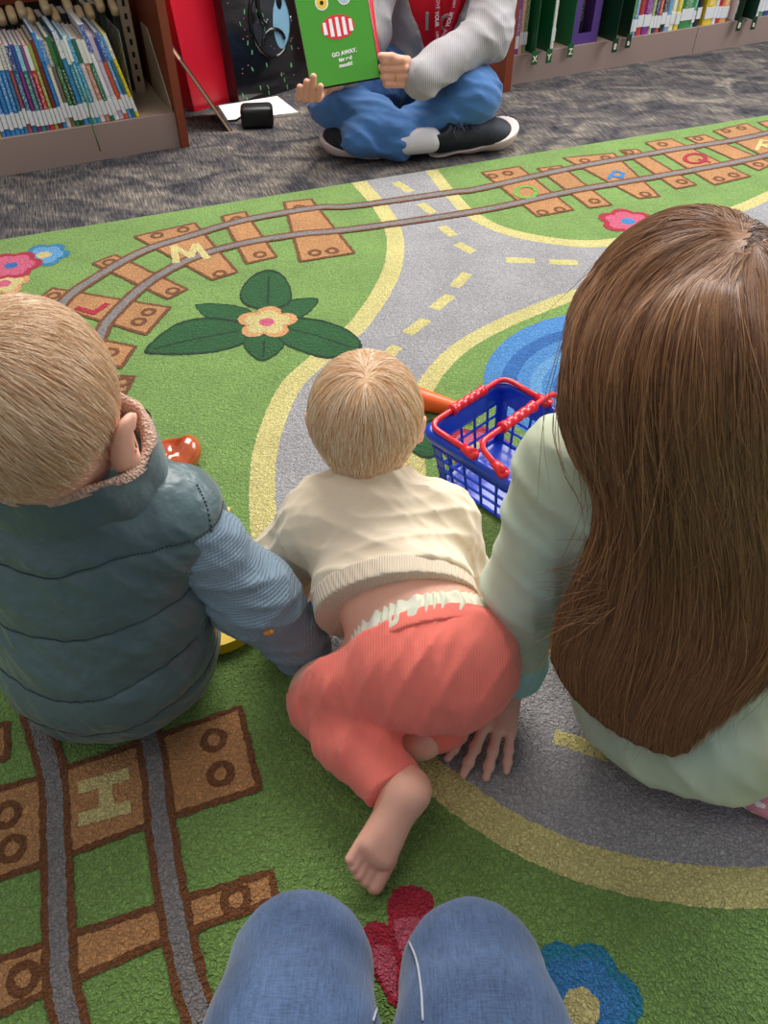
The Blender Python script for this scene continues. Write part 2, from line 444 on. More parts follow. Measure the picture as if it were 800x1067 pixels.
rug.add(vs, [(3,2,1,0), (4,5,6,7), (0,1,5,4), (1,2,6,5), (2,3,7,6), (3,0,4,7)], 0)
rail_b = RM.index('dkbrown')
top1 = tuple((A+eu*((at(374,190)-A).dot(eu))+en*.002))[:2]; top2 = tuple((A+eu*((at(450,178)-A).dot(eu))+en*.002))[:2]
Lb = [(398,218),(411,245),(410,275),(397,305),(372,340),(335,372),(305,400),(287,435),(275,480),(274,540),(285,600),(310,660),(350,720),(400,772),(450,808),(522,860),(605,898),(700,920),(800,925),(900,918),(1000,890)]
Rb = [(470,203),(492,224),(530,242),(592,253),(642,252),(705,238),(765,219),(805,202),(900,158),(1000,110)]
Lw = [top1]+W2(Lb); Rw = [top2]+W2(Rb)
Ls = sm2(Lw); Rs = sm2(Rw)
rpoly(Ls+[Ls[-1], tuple(at(1300,600))[:2], tuple(at(1300,250))[:2]]+Rs[::-1], 'grey', world=True)
isl = [(620,302),(560,322),(510,344),(475,366),(447,397),(432,435),(432,490),(445,550),(480,605),(540,652),(620,680),(720,680),(820,640),(880,560),(900,450),(860,360),(780,310),(700,298)]
iw = rpoly(isl, 'green', smooth=True)
rline(iw, .036, 'yellow', closed=True, world=True)
rline(Ls, .042, 'yellow', world=True); rline(Rs, .036, 'yellow', world=True)
# dashes of the road
for p in ([(412,190),(428,200)], [(438,212),(451,222)], [(460,236),(473,246)], [(476,254),(493,263)], [(487,285),(473,299)], [(469,308),(452,322)], [(444,333),(424,348)], [(414,361),(400,374)],
          [(527,271),(557,272)], [(572,273),(602,274)], [(577,767),(634,786)], [(710,800),(770,812)]):
    rline(p, .020 if p[0][1] > 600 else .026, 'yellow')
rpoly([(300,596),(332,592),(340,640),(306,644)], 'dblue')
# pond
def ell_px(cx, cy, rx, ry, n=28, a0=0, a1=2*PI): return [(cx+rx*math.cos(a0+(a1-a0)*i/n), cy+ry*math.sin(a0+(a1-a0)*i/n)) for i in range(n)]
rpoly(ell_px(622, 396, 118, 70), 'pond', smooth=True)
rline(ell_px(628, 400, 98, 56, a0=PI*.9, a1=PI*1.8), .03, 'dblue', smooth=True)
rline(ell_px(634, 402, 76, 40, a0=PI*.9, a1=PI*1.9), .022, 'lblue', smooth=True)
rline(ell_px(638, 404, 55, 26, a0=PI*.8, a1=PI*1.9), .026, 'dblue', smooth=True)
# flowers
def flower(cx, cy, r, cols, n=5, rot=0, ctr='yellow', cr=.38):
    c = at(cx, cy); zs = lay()
    for i in range(n):
        a = rot+2*PI*i/n; q = [(c.x+math.cos(a)*r*.62+math.cos(b)*r*.42, c.y+math.sin(a)*r*.62+math.sin(b)*r*.42) for b in np.linspace(0, 2*PI, 12, endpoint=False)]
        rpoly(q, cols[0], world=True, z=zs+i*.000002)
    zs = lay()
    for i in range(n):
        a = rot+2*PI*i/n; q = [(c.x+math.cos(a)*r*.46+math.cos(b)*r*.33, c.y+math.sin(a)*r*.46+math.sin(b)*r*.33) for b in np.linspace(0, 2*PI, 10, endpoint=False)]
        rpoly(q, cols[1], world=True, z=zs+i*.000002)
    rpoly([(c.x+math.cos(b)*r*cr, c.y+math.sin(b)*r*cr) for b in np.linspace(0, 2*PI, 12, endpoint=False)], ctr, world=True)
# plant
def leaf(px, tip=None):
    w = rpoly(px, 'dleaf', smooth=True); cx = sum(p[0] for p in w)/len(w); cy = sum(p[1] for p in w)/len(w)
    rpoly([(cx+(x-cx)*.93, cy+(y-cy)*.88) for x, y in w], 'leaf', world=True)
leaf([(205,322),(206,317),(235,317),(262,324),(262,340),(235,338),(215,331)])
leaf([(297,314),(331,311),(322,326),(300,336),(285,328)])
leaf([(150,367),(163,352),(185,337),(213,331),(245,334),(262,342),(262,354),(235,365),(200,370),(165,370)])
leaf([(376,365),(372,351),(352,339),(325,332),(298,332),(285,345),(292,357),(325,371),(352,374)])
leaf([(280,281),(296,288),(304,305),(300,318),(278,324),(255,318),(250,305),(262,288)])
leaf([(274,377),(257,366),(254,354),(270,348),(290,352),(296,362)])
for p in ([(160,364),(200,354),(250,345)], [(366,362),(330,350),(300,343)], [(280,288),(279,318)], [(274,372),(276,355)]): rline(p, .005, 'dleaf')
flower(278, 336, .062, ('orange', 'cream'), 5, .3, 'pink', .26)
flower(46, 266, .058, ('teal', 'lblue'), 6, .1, 'cream', .3)
flower(4, 296, .055, ('orange', 'cream'), 5, .5, 'pink', .3)
flower(12, 277, .068, ('red', 'pink'), 6, .2, 'dblue', .22)
flower(690, 237, .055, ('cream', 'orange'), 6, .1, 'yellow', .3)
flower(654, 231, .072, ('red', 'pink'), 6, .6, 'blue', .26)
flower(497, 468, .06, ('red', 'pink'), 6, .1, 'cream', .3)
flower(606, 1050, .058, ('teal', 'blue'), 7, .2, 'cream', .3)
for pet, inn in (([(404,942),(412,927),(432,923),(450,934),(450,955),(442,990),(428,1020),(416,1000),(406,970)], [(410,962),(424,956),(443,962),(438,990),(428,1012),(416,990)]),
                 ([(376,975),(384,962),(400,962),(412,976),(420,1015),(412,1050),(392,1020),(380,995)], [(384,992),(402,985),(412,1005),(411,1040),(396,1018)]), ([(432,1030),(455,1000),(480,1000),(490,1025),(470,1050),(440,1055)], [(440,1035),(460,1015),(475,1025),(460,1042)])):
    rpoly(pet, 'red', smooth=True); rpoly(inn, 'rose', smooth=True)
leaf([(428,470),(432,448),(450,438),(470,446),(466,466),(448,478)])
# railway
ties = [[(502,180),(541,174),(597,219),(560,226)], [(560,176),(584,173),(637,214),(614,217)], [(587,165),(639,160),(687,205),(665,207)],
        [(646,157),(663,156),(725,193),(704,197)], [(672,149),(699,145),(781,184),(744,193)], [(714,144),(734,141),(805,171),(790,178)],
        [(743,137),(777,129),(842,160),(805,168)], [(790,128),(812,124),(870,154),(850,160)], [(296,211),(324,208),(369,264),(313,273)],
        [(231,226),(255,221),(288,268),(257,275)], [(140,247),(203,233),(247,284),(221,292)], [(97,275),(120,266),(195,302),(175,312)],
        [(37,314),(55,301),(177,321),(152,349)], [(40,352),(60,345),(141,362),(126,384)], [(10,395),(30,388),(140,393),(131,410)],
        [(250,738),(270,822),(177,852),(75,890),(-45,932),(-65,842),(45,810)], [(283,909),(287,938),(160,985),(-30,1070),(-35,1012),(150,950)],
        [(-60,770),(8,755),(8,790),(-60,810)], [(30,1100),(240,1075),(240,1130),(30,1190)]]
for t in ties:
    w = W2(t); rpoly(w, 'brown', world=True); rline(w, .008, 'dkbrown', closed=True, world=True)
rings = [(513,184,'t'),(529,181,'t'),(565,222,'t'),(583,219,'t'),(576,178,'o'),(619,210,'o'),(609,168,'o'),(631,165,'o'),(672,203,'o'),(655,159,'o'),(710,190,'o'),
         (690,151,'o'),(749,187,'o'),(764,183,'o'),(727,145,'o'),(790,172,'o'),(756,137,'o'),(772,134,'o'),(312,217,'o'),(328,264,'o'),(346,262,'o'),(247,229,'o'),(271,266,'o'),
         (164,246,'o'),(191,240,'o'),(229,286,'o'),(114,274,'o'),(180,304,'o'),(56,309,'o'),(155,326,'o'),(145,336,'o'),(116,368,'o'),(128,399,'o'),
         (223,772,'o'),(230,807,'o'),(8,850,'o'),(13,885,'o'),(246,938,'o'),(25,1020,'o')]
for x, y, _ in rings:
    c = at(x, y); n = 14; r = .0125
    rline([(c.x+math.cos(2*PI*i/n)*r, c.y+math.sin(2*PI*i/n)*r) for i in range(n)], .0085, 'dkbrown', closed=True, world=True)
up = [(900,105),(800,139),(687,159),(594,176),(500,197),(470,201),(370,215),(330,217),(255,230),(200,246),(150,262),(100,290),(65,317),(35,370),(12,450),(5,600),(30,720),(54,805),(58,870),(61,945),(64,1020),(74,1067),(90,1130)]
dn = [(900,130),(800,162),(687,184),(594,200),(500,220),(370,239),(310,245),(250,255),(200,270),(155,295),(120,327),(105,350),(92,400),(88,500),(110,620),(140,720),(160,790),(168,865),(181,945),(197,1020),(212,1067),(235,1130)]
for r_ in (up, dn):
    w = sm2(W2(r_), False, 10); z1 = lay(); rline(w, .034, 'dkbrown', world=True, z=z1); rline(w, .018, 'rail', world=True)
# letters woven in the rug
for pts, c, wd in ([[(82,822),(135,807)], 'cream', .016], [[(82,855),(137,841)], 'cream', .016], [[(110,815),(112,848)], 'cream', .016],
                   [[(184,274),(181,258),(199,268),(204,256),(216,270)], 'cream', .017], [[(81,322),(98,327),(111,318)], 'red', .014],
                   [[(634,187),(640,179),(649,181),(647,186),(637,184)], 'blue', .011], [[(788,157),(793,147),(803,148),(801,152),(792,152),(808,157)], 'cream', .012],
                   [[(727,167),(740,170)], 'red', .011]):
    if len(pts) == 2: rline(pts, wd, c)
    else:
        ww = [Vector(p) for p in W2(pts)]
        for a_s, b_s in zip(ww, ww[1:]): d_s = (b_s-a_s).normalized()*wd*.3; rline([tuple(a_s-d_s), tuple(b_s+d_s)], wd, c, world=True)
for x, y, rx, ry, c in ((548,201,11,6,'lgreen'), (724,166,11,5,'red')): rline(ell_px(x, y, rx, ry, 12), .012, c, closed=True)
rug_o = rug.build('play_rug', RMAT)
tag(rug_o, 'green play rug woven with grey roads, railway track, flowers and alphabet letters', 'rug')

# ================= floor =================
m = bpy.data.materials.new('carpet_tiles'); m.use_nodes = True; nt = m.node_tree; N = nt.nodes; L = nt.links; b = N['Principled BSDF']
b.inputs['Roughness'].default_value = .95; b.inputs['Specular IOR Level'].default_value = .1
tc = N.new('ShaderNodeTexCoord'); mp0 = N.new('ShaderNodeMapping'); mp0.inputs['Rotation'].default_value = (0, 0, math.radians(70)); L.new(tc.outputs['Object'], mp0.inputs[0])
mp = N.new('ShaderNodeMapping'); mp.inputs['Scale'].default_value = (22, 240, 1); L.new(mp0.outputs[0], mp.inputs[0]); n1 = N.new('ShaderNodeTexNoise'); n1.inputs['Scale'].default_value = 1; n1.inputs['Detail'].default_value = 3; L.new(mp.outputs[0], n1.inputs['Vector'])
mp2 = N.new('ShaderNodeMapping'); mp2.inputs['Scale'].default_value = (7, 11, 1)
L.new(tc.outputs['Object'], mp2.inputs[0]); n2 = N.new('ShaderNodeTexNoise'); n2.inputs['Scale'].default_value = 1; n2.inputs['Detail'].default_value = 5; n2.inputs['Distortion'].default_value = 1.2; L.new(mp2.outputs[0], n2.inputs['Vector'])
ad = N.new('ShaderNodeMath'); ad.operation = 'MULTIPLY_ADD'; L.new(n1.outputs['Fac'], ad.inputs[0]); ad.inputs[1].default_value = 1.0
L.new(n2.outputs['Fac'], ad.inputs[2])
rp = N.new('ShaderNodeValToRGB'); e = rp.color_ramp.elements; e[0].position = .34; e[0].color = lin('#262528'); e[1].position = .66; e[1].color = lin('#94897b')
x = e.new(.45); x.color = lin('#434145'); x = e.new(.55); x.color = lin('#655e58')
hf = N.new('ShaderNodeMath'); hf.operation = 'MULTIPLY'; hf.inputs[1].default_value = .5; L.new(ad.outputs[0], hf.inputs[0]); L.new(hf.outputs[0], rp.inputs[0])
L.new(rp.outputs[0], b.inputs['Base Color']); bp = N.new('ShaderNodeBump'); bp.inputs['Strength'].default_value = .5; bp.inputs['Distance'].default_value = .004
L.new(n1.outputs['Fac'], bp.inputs['Height']); L.new(bp.outputs[0], b.inputs['Normal'])
fl = MB(); fl.box((0, 2.5, -.06), (12, 12, .1)); fo = fl.build('floor', m); fo['kind'] = 'structure'
# room walls far outside the picture
M_WALL = mat('wall_paint', '#d8d3c8', .8)
for nm, c, s_ in (('wall_back', (0, 8.55, 1.3), (12, .1, 2.8)), ('wall_left', (-6.05, 2.5, 1.3), (.1, 12, 2.8))):
    w_ = MB(); w_.box(c, s_); o = w_.build(nm, M_WALL); o['kind'] = 'structure'

# ================= shelves =================
ZF = -.0100; KH = .085
def frame_of(p, q):
    u = (Vector(q)-Vector(p)); u.z = 0; u.normalize(); n = Vector((-u.y, u.x, 0)); return Vector((p[0], p[1], 0)), u, n
def ubox(mb, o, u, n, s0, s1, d0, d1, z0, z1, mi=0):
    R = Matrix((u, n, Vector((0,0,1)))).transposed()
    c = o+u*(s0+s1)/2+n*(d0+d1)/2+Vector((0, 0, (z0+z1)/2)); mb.box(c, (s1-s0, d1-d0, z1-z0), R, mi)
def part(name, mats, root, f, smooth=False):
    mb = MB(); f(mb); return mb.build(name, mats, root, smooth)
# left unit : origin at its front right corner
oL, uL, nL = frame_of(at(0,180), at(195,148)); oL = at(196,148); oL.z = 0
rootL = empty('bookshelf', (oL.x, oL.y, ZF)); tag(rootL, 'low library bookshelf with cherry wood end beside the red gift bag', 'bookshelf')
LW = 1.25
part('base_panel', M_METAL, rootL, lambda m: ubox(m, oL, uL, nL, -LW, -.025, 0, .02, ZF, KH))
part('deck', M_METAL_IN, rootL, lambda m: ubox(m, oL, uL, nL, -LW, -.025, .0205, .50, KH-.02, KH-.0005))
part('side_panel', M_WOOD, rootL, lambda m: ubox(m, oL, uL, nL, -.024, 0, -.012, .52, ZF, 1.0))
part('side_panel', M_WOOD, rootL, lambda m: ubox(m, oL, uL, nL, -LW-.024, -LW, -.012, .52, ZF, 1.0))
part('back_panel', M_WOOD, rootL, lambda m: ubox(m, oL, uL, nL, -LW, -.025, .47, .49, .30, 1.0))
part('dark_gap_sheet', M_DARK, rootL, lambda m: ubox(m, oL, uL, nL, -LW, -.025, .475, .49, KH, .30))  # near-black sheet standing in for the shade in the gap below the back
part('top_board', M_WOOD, rootL, lambda m: ubox(m, oL, uL, nL, -LW-.024, 0, -.012, .52, 1.0, 1.03))
def upr(m):
    ubox(m, oL, uL, nL, -.082, -.052, .235, .255, KH, 1.0)
    for i in range(22): ubox(m, oL, uL, nL, -.071, -.063, .2335, .2352, KH+.03+i*.033, KH+.045+i*.033, 1)
part('slotted_upright', [M_METAL_IN, M_DARK], rootL, upr)
def brk(m):
    pr = [(.02, KH), (.23, KH), (.23, .27), (.16, .27), (.02, KH+.02)]
    vs = [oL+uL*s+nL*d+Vector((0, 0, z)) for s in (-.030, -.0262) for d, z in pr]
    m.add(vs, [(0,1,2,3,4), (9,8,7,6,5)]+[(i, (i+1) % 5+0, (i+1) % 5+5, i+5) for i in range(5)])
part('end_bracket', M_METAL_IN, rootL, brk)
part('back_rail', M_METAL, rootL, lambda m: (ubox(m, oL, uL, nL, -.6, -.09, .30, .305, .115, .165), ubox(m, oL, uL, nL, -.6, -.09, .29, .31, .165, .169)))
# right unit
oR, uR, nR = frame_of(at(522,87), at(800,40)); oR.z = 0
rootR = empty('bookshelf', (oR.x, oR.y, ZF)); tag(rootR, 'long low library bookshelf with taupe base behind the sitting reader', 'bookshelf')
RW = 2.1; pr_ = at(722, 53.5); sj = (pr_-oR).dot(uR)
part('side_panel', M_WOOD, rootR, lambda m: ubox(m, oR, uR, nR, -.03, 0, -.06, .46, ZF, 1.0))
part('base_panel', M_METAL, rootR, lambda m: ubox(m, oR, uR, nR, .0005, sj-.0015, 0, .02, ZF, KH-.003))
part('base_panel', M_METAL, rootR, lambda m: ubox(m, oR, uR, nR, sj+.0015, RW, 0, .02, ZF, KH-.003))
part('deck', M_METAL_IN, rootR, lambda m: ubox(m, oR, uR, nR, .0005, RW, .0205, .46, KH-.02, KH-.0035))
part('back_panel', M_WOOD, rootR, lambda m: ubox(m, oR, uR, nR, 0, RW, .44, .46, KH, 1.0))
part('side_panel', M_WOOD, rootR, lambda m: ubox(m, oR, uR, nR, RW, RW+.03, -.012, .46, ZF, 1.0))
part('top_board', M_WOOD, rootR, lambda m: ubox(m, oR, uR, nR, -.03, RW+.03, -.012, .46, 1.0, 1.03))

_bm = {}
def bmat_(h):
    if h not in _bm: _bm[h] = mat('book_cover_'+h[1:], h, .35, .5)
    return _bm[h]
def scrib(name, bg, fg, st):
    return mat(name, bg, .5, .3, col2=fg, vscale=1, stretch=st)
M_LABEL = mat('call_number_label', '#e9e7e4', .5, col2='#d3d2d4', vscale=300)
_ttl = {}
def title_mat(bg, fg):
    k = bg+fg
    if k not in _ttl:
        m = bpy.data.materials.new('spine_lettering'); m.use_nodes = True; nt = m.node_tree; N = nt.nodes; L = nt.links; b = N['Principled BSDF']; b.inputs['Roughness'].default_value = .4
        tc = N.new('ShaderNodeTexCoord'); n = N.new('ShaderNodeTexNoise'); n.inputs['Scale'].default_value = 330; n.inputs['Detail'].default_value = 1
        L.new(tc.outputs['Object'], n.inputs['Vector']); r = N.new('ShaderNodeMath'); r.operation = 'GREATER_THAN'; r.inputs[1].default_value = .57; L.new(n.outputs['Fac'], r.inputs[0])
        mx = N.new('ShaderNodeMix'); mx.data_type = 'RGBA'; mx.inputs[6].default_value = lin(bg); mx.inputs[7].default_value = lin(fg); q_ = N.new('ShaderNodeMath'); q_.operation = 'MULTIPLY'; q_.inputs[1].default_value = .6; L.new(r.outputs[0], q_.inputs[0]); L.new(q_.outputs[0], mx.inputs[0]); L.new(mx.outputs[2], b.inputs['Base Color'])
        _ttl[k] = m
    return _ttl[k]
def book(o, u, n, s, d0, th, h, dep, lean, body, top, label, group, fg='#f0ece4', name='picture_book', lab=True, z0=KH):
    """upright book: spine at depth d0, bottom left corner at s, leaning to -u by lean radians"""
    root = empty(name, tuple(o+u*(s+th/2)+n*(d0+dep/2)+Vector((0, 0, z0)))); tag(root, label, 'book', group)
    cl, sl = math.cos(lean), math.sin(lean); ul = u*cl+Vector((0,0,sl)); zl = Vector((0,0,cl))-u*sl
    og = o+u*s+Vector((0, 0, z0+.0005)) if lean >= 0 else o+u*s+Vector((0, 0, z0+.0005+th*abs(sl)))
    R = Matrix((ul, n, zl)).transposed()
    def bx(m, x0, x1, y0, y1, z0, z1, mi=0): m.box(og+R@Vector(((x0+x1)/2, (y0+y1)/2, (z0+z1)/2)), (x1-x0, y1-y0, z1-z0), R, mi)
    b = .0012 if th < .02 else .002
    def cov(m):
        bx(m, 0, b, d0+.002, d0+dep, 0, h); bx(m, th-b, th, d0+.002, d0+dep, 0, h)
        K = 5; vs = []
        for z in (0, h):
            for i in range(K+1):
                a = PI*i/K; x = th/2-math.cos(a)*th/2; vs.append(og+R@Vector((x, d0+.002-math.sin(a)*min(.003, th*.2), z)))
            vs.append(og+R@Vector((th-b, d0+.004, z))); vs.append(og+R@Vector((b, d0+.004, z)))
        Q = K+3; m.add(vs, [tuple(range(Q))[::-1], tuple(range(Q, 2*Q))]+[(i, (i+1) % Q, Q+(i+1) % Q, Q+i) for i in range(Q)])
    part('cover', bmat_(body), root, cov)
    part('pages', M_PAGES, root, lambda m: bx(m, b, th-b, d0+.004, d0+dep-.004, .003, h-.003))
    _j = random.choice([0, 0, .004, .01]); f = d0-.0022 if th > .008 else d0-.0014
    if top: part('title_band', title_mat(top, fg) if top != body else bmat_(top), root, lambda m: bx(m, .0006, th-.0006, f, d0+.003, h*.72, h*.995))
    part('spine_title', title_mat(body, fg), root, lambda m: bx(m, th*.2, th*.8, f-.0003, d0+.003, h*.27, h*.68))
    if lab: part('spine_label', M_LABEL, root, lambda m: bx(m, .0003, th-.0003, f-.0005, d0+.004, h*.07+_j, h*.07+.038+_j))
    return root
CN = {}
lb = [('#3a86cf','#e4e2e0','blue'),('#2f7cc6','#e8e6e2','blue'),('#3f8bcd','#e4e2e0','blue'),('#4793d0','#e8e6e2','blue'),('#3c87c4','#ddd8d4','blue'),('#3f7fae','#d9d2ca','blue'),
      ('#b0545c','#d9d2ca','dusty red'),('#2d6f94','#1c3f80','petrol blue'),('#8c2f86','#2b57a8','purple'),('#2e8a78','#7fc0d6','green'),('#7d4a86','#7d4a86','plum'),('#d0392f','#e2ded8','red and white'),
      ('#9aa84e','#9aa84e','olive green'),('#7a2f2a','#7a2f2a','dark red'),('#2f86cc','#3f93d4','bright blue'),('#d8cfc2','#2f86cc','cream and blue'),('#7c6a5a','#c8beb0','tan'),
      ('#2f7040','#2f7040','dark green'),('#24502c','#24502c','forest green'),('#3b8ec4','#e4e4e4','sky blue'),('#2f8b9e','#cfd8d0','teal'),('#58b6c6','#f0eee8','turquoise'),('#3c9ac8','#2f9ad0','light blue'),
      ('#e3d9d2','#2a6e5a','white'),('#c9846e','#dcd8cf','salmon'),('#1f7a58','#e8e4dc','emerald'),('#e8e6ea','#3556a8','white and navy'),('#c9b6c8','#c9b6c8','lilac grey'),('#e0572e','#2d4a9a','orange'),('#5e9bcc','#3a6cb4','pale blue'),
      ('#27788a','#5a9ed0','dark teal'),('#e6cf30','#f0ead8','yellow')]
s1 = (at(146,121.5,KH)-oL).dot(uL); s0 = (at(5,150,KH)-oL).dot(uL)
nb = len(lb); tot = s1-s0; ws = [random.uniform(.8, 1.2) for _ in lb]; kk = tot/sum(ws)
s = s0
for i, (bc, tcx, cn) in enumerate(lb):
    th = ws[i]*kk-.0012; f = i/(nb-1); lean = math.radians(11.5*f**1.4); hh = .215+random.uniform(-.008, .008)
    if i < 6: hh = .222
    if i in (26,): hh = .245
    if i in (14, 19): hh = .235
    k = nb-1-i
    ordn = ['first','second','third','fourth','fifth','sixth','seventh','eighth','ninth','tenth','eleventh','twelfth','thirteenth','fourteenth','fifteenth','sixteenth','seventeenth','eighteenth','nineteenth','twentieth',
            'twenty-first','twenty-second','twenty-third','twenty-fourth','twenty-fifth','twenty-sixth','twenty-seventh','twenty-eighth','twenty-ninth','thirtieth','thirty-first']
    lab = 'yellow picture book leaning at the open end of the row by the slotted upright' if k == 0 else f'{cn} picture book, {ordn[k-1]} from the yellow book at the open end'
    book(oL, uL, nL, s, .012, th, hh, .19, lean, bc, tcx, lab, 'leaning picture books on the left shelf', random.choice(['#f2efe8','#20242c','#f2efe8']))
    s += ws[i]*kk
for i in range(12):   # the same row runs on beyond the picture edge
    s = s0-.0135*(i+1)
    if i < 3: book(oL, uL, nL, s, .012, .012, .215, .19, 0, ['#d8a53a','#8a4aa0','#3f8f4a'][i], ['#d8a53a','#e4e2e0','#e4e2e0'][i], ['mustard','violet','leaf green'][i]+' picture book, '+['first','second','third'][i]+' beyond the blue set with white tops', 'leaning picture books on the left shelf')
# divider plates with cream caps at the rear of the left shelf
M_PLATE = mat('dark_green_plate', '#1c2a24', .5); M_CAP = mat('cream_plastic', '#d8bd90', .45)
capx = [(4,24,0),(15,21,0),(25,16,0),(34,22,0),(49,10,1),(60,21,0),(72,8,1),(84,17,0),(94,14,0),(104,5,1),(118,8,0),(130,12,0)]
pos_words = ['nearest the picture edge','just right of the outermost one','third from the outer end','fourth from the outer end','fifth from the outer end, raised tall','sixth from the outer end','tall one above the blue spines','eighth from the outer end','ninth from the outer end','tall one above the orange spine','second from the slotted upright','closest to the slotted upright']
for i, (x, y, tall) in enumerate(capx):
    p = atY(x, y, (oL+uL*(-.55+.5*x/130)+nL*.27).y); sp = (p-oL).dot(uL); zt = min(.36, p.z+.01)
    r = empty('shelf_divider', tuple(oL+uL*sp+nL*.30+Vector((0,0,KH)))); tag(r, 'dark divider plate with cream cap at shelf rear, '+pos_words[i], 'divider', 'capped dividers behind the left books')
    part('plate', M_PLATE, r, lambda m: ubox(m, oL, uL, nL, sp-.009, sp+.009, .262, .285, KH, zt-.022))
    def cap(m):
        R = Matrix((uL, nL, Vector((0,0,1)))).transposed(); m.box(oL+uL*sp+nL*.266+Vector((0,0,zt-.008)), (.024, .052, .03), R @ Matrix.Rotation(.45, 3, 'X'), 0, bev=.010)
    part('cap', M_CAP, r, cap, True)
# row of grey spined books facing the other aisle
for i in range(9):
    sp = -.30+i*.022
    book(oL, uL, nL, sp, .34, .018, .2+random.uniform(-.01, .02), .12, 0, random.choice(['#4a4844','#5a544a','#6a6258','#3e4448']), None,
         'dull backed book behind the rail in the left shelf, '+['first','second','third','fourth','fifth','sixth','seventh','eighth','ninth'][i]+' of nine', 'dim books behind the left shelf rail', lab=False)
# acrylic bookend wire
wb = empty('book_support', tuple(oL+uL*-.15+nL*.1+Vector((0,0,KH)))); tag(wb, 'thin pale acrylic book support standing behind the yellow book', 'book support')
part('plate', mat('clear_acrylic', '#dfe4e4', .1, .5, transm=.8), wb, lambda m: ubox(m, oL, uL, nL, -.13, -.1285, .03, .2, KH, .30)); 
part('foot', M_METAL, wb, lambda m: ubox(m, oL, uL, nL, -.1285, -.1, .05, .2, KH, KH+.001))
# green ribbon hanging from books
def rib(m):
    p = at(98,132,KH)+Vector((0,-.012,0)); m.tube([p+Vector((0,.02,.1)), p+Vector((0,.002,.03)), p+Vector((.004,-.012,0)), p+Vector((.012,-.02,-.055))], .0022, 6)
ro = part('ribbon_marker', mat('green_ribbon', '#3c6a34', .7), None, rib, True); tag(ro, 'green ribbon marker dangling over the shelf lip below the books', 'ribbon')

# right shelf things
def sR(x):
    y = 60+(x-525)/(800-525)*(16-60); return (at(x, y, KH-.003)-oR).dot(uR)
rb = [(527,531,'#2a2c30','black'),(531,536.5,'#4a93d0','sky blue'),(536.5,541,'#8a4a9a','purple'),(541,545,'#e4b8a8','pale pink'),(545,549,'#8fa070','sage green'),
      (570,574,'#d9b23a','mustard'),(574,578,'#e6e2da','white'),
      (655,658,'#8fc05a','lime green'),(658,662,'#6aa0c8','light blue'),(662,668,'#c2403a','red'),(668.5,675.5,'#8a3a94','purple'),(675.5,679,'#b8c88a','pale green'),(679,682.5,'#2a3a6a','navy'),
      (682.5,686.5,'#c8554a','brick red'),(686.5,691.5,'#3a3230','black'),(691.5,696,'#7ab0d8','pale blue'),(696,701,'#e8e4c8','cream'),(702,706.5,'#e8d050','yellow'),(707,719,'#3f8a4a','thick green'),(719,722,'#7ac0a8','mint'),(723,727.5,'#302a2c','black and white'),
      (732,741,'#e6c62e','thick yellow'),(741,745,'#e8e4e0','white'),(745,749,'#c8303a','crimson'),(749,756,'#e8a868','peach'),(764,771,'#e2dce4','pearl white'),(782,786,'#9a5aa0','violet'),(786,790,'#e4dce0','pinkish white'),(790,794,'#5a9a5a','green'),(794,800,'#3a4a8a','indigo'),(800,806,'#d0604a','coral')]
where = {0:'between the cherry panel and the X divider', 5:'between the Y and Z dividers', 7:'right of the purple magazine file', 21:'just past the shelf joint', 25:'among the far dividers', 26:'at the far end of the long shelf'}
w_ = ''
for i, (x0, x1, c, cn) in enumerate(rb):
    w_ = where.get(i, w_); a = sR(x0); z = sR(x1); hh = random.uniform(.2, .26)
    book(oR, uR, nR, a+.0006, .01, z-a-.0012, hh, .2, -math.radians(2 if i < 21 else 12)*0, c, None if i % 3 else '#e6e2dc', f'{cn} book {w_}', 'books on the long right shelf', random.choice(['#f2efe8','#22242a']), z0=KH-.003)
M_GD = mat('green_divider_plastic', '#0f5a32', .35, .5); M_GD2 = mat('dark_green_divider', '#0b3322', .4, .5); M_CREAM = mat('cream_lettering', '#e8e0bc', .6)
def text_mesh(txt, size, M, m, parent, name='lettering', ext=.0004, align='CENTER', sp=1, bold=0):
    cu = bpy.data.curves.new(name, 'FONT'); cu.body = txt; cu.size = size; cu.extrude = ext; cu.align_x = align; cu.align_y = 'CENTER'; cu.space_line = sp; cu.offset = bold
    o = bpy.data.objects.new('tmp_text', cu); col.objects.link(o)
    me = bpy.data.meshes.new_from_object(o.evaluated_get(bpy.context.evaluated_depsgraph_get())); bpy.data.objects.remove(o)
    me.transform(M); me.materials.clear(); o = link(name, me, m)
    if parent is not None: P(o, parent)
    return o
def frameM(p, x, y): x = Vector(x).normalized(); z = x.cross(Vector(y)).normalized(); y = z.cross(x); return Matrix.Translation(p) @ Matrix((x, y, z)).transposed().to_4x4()
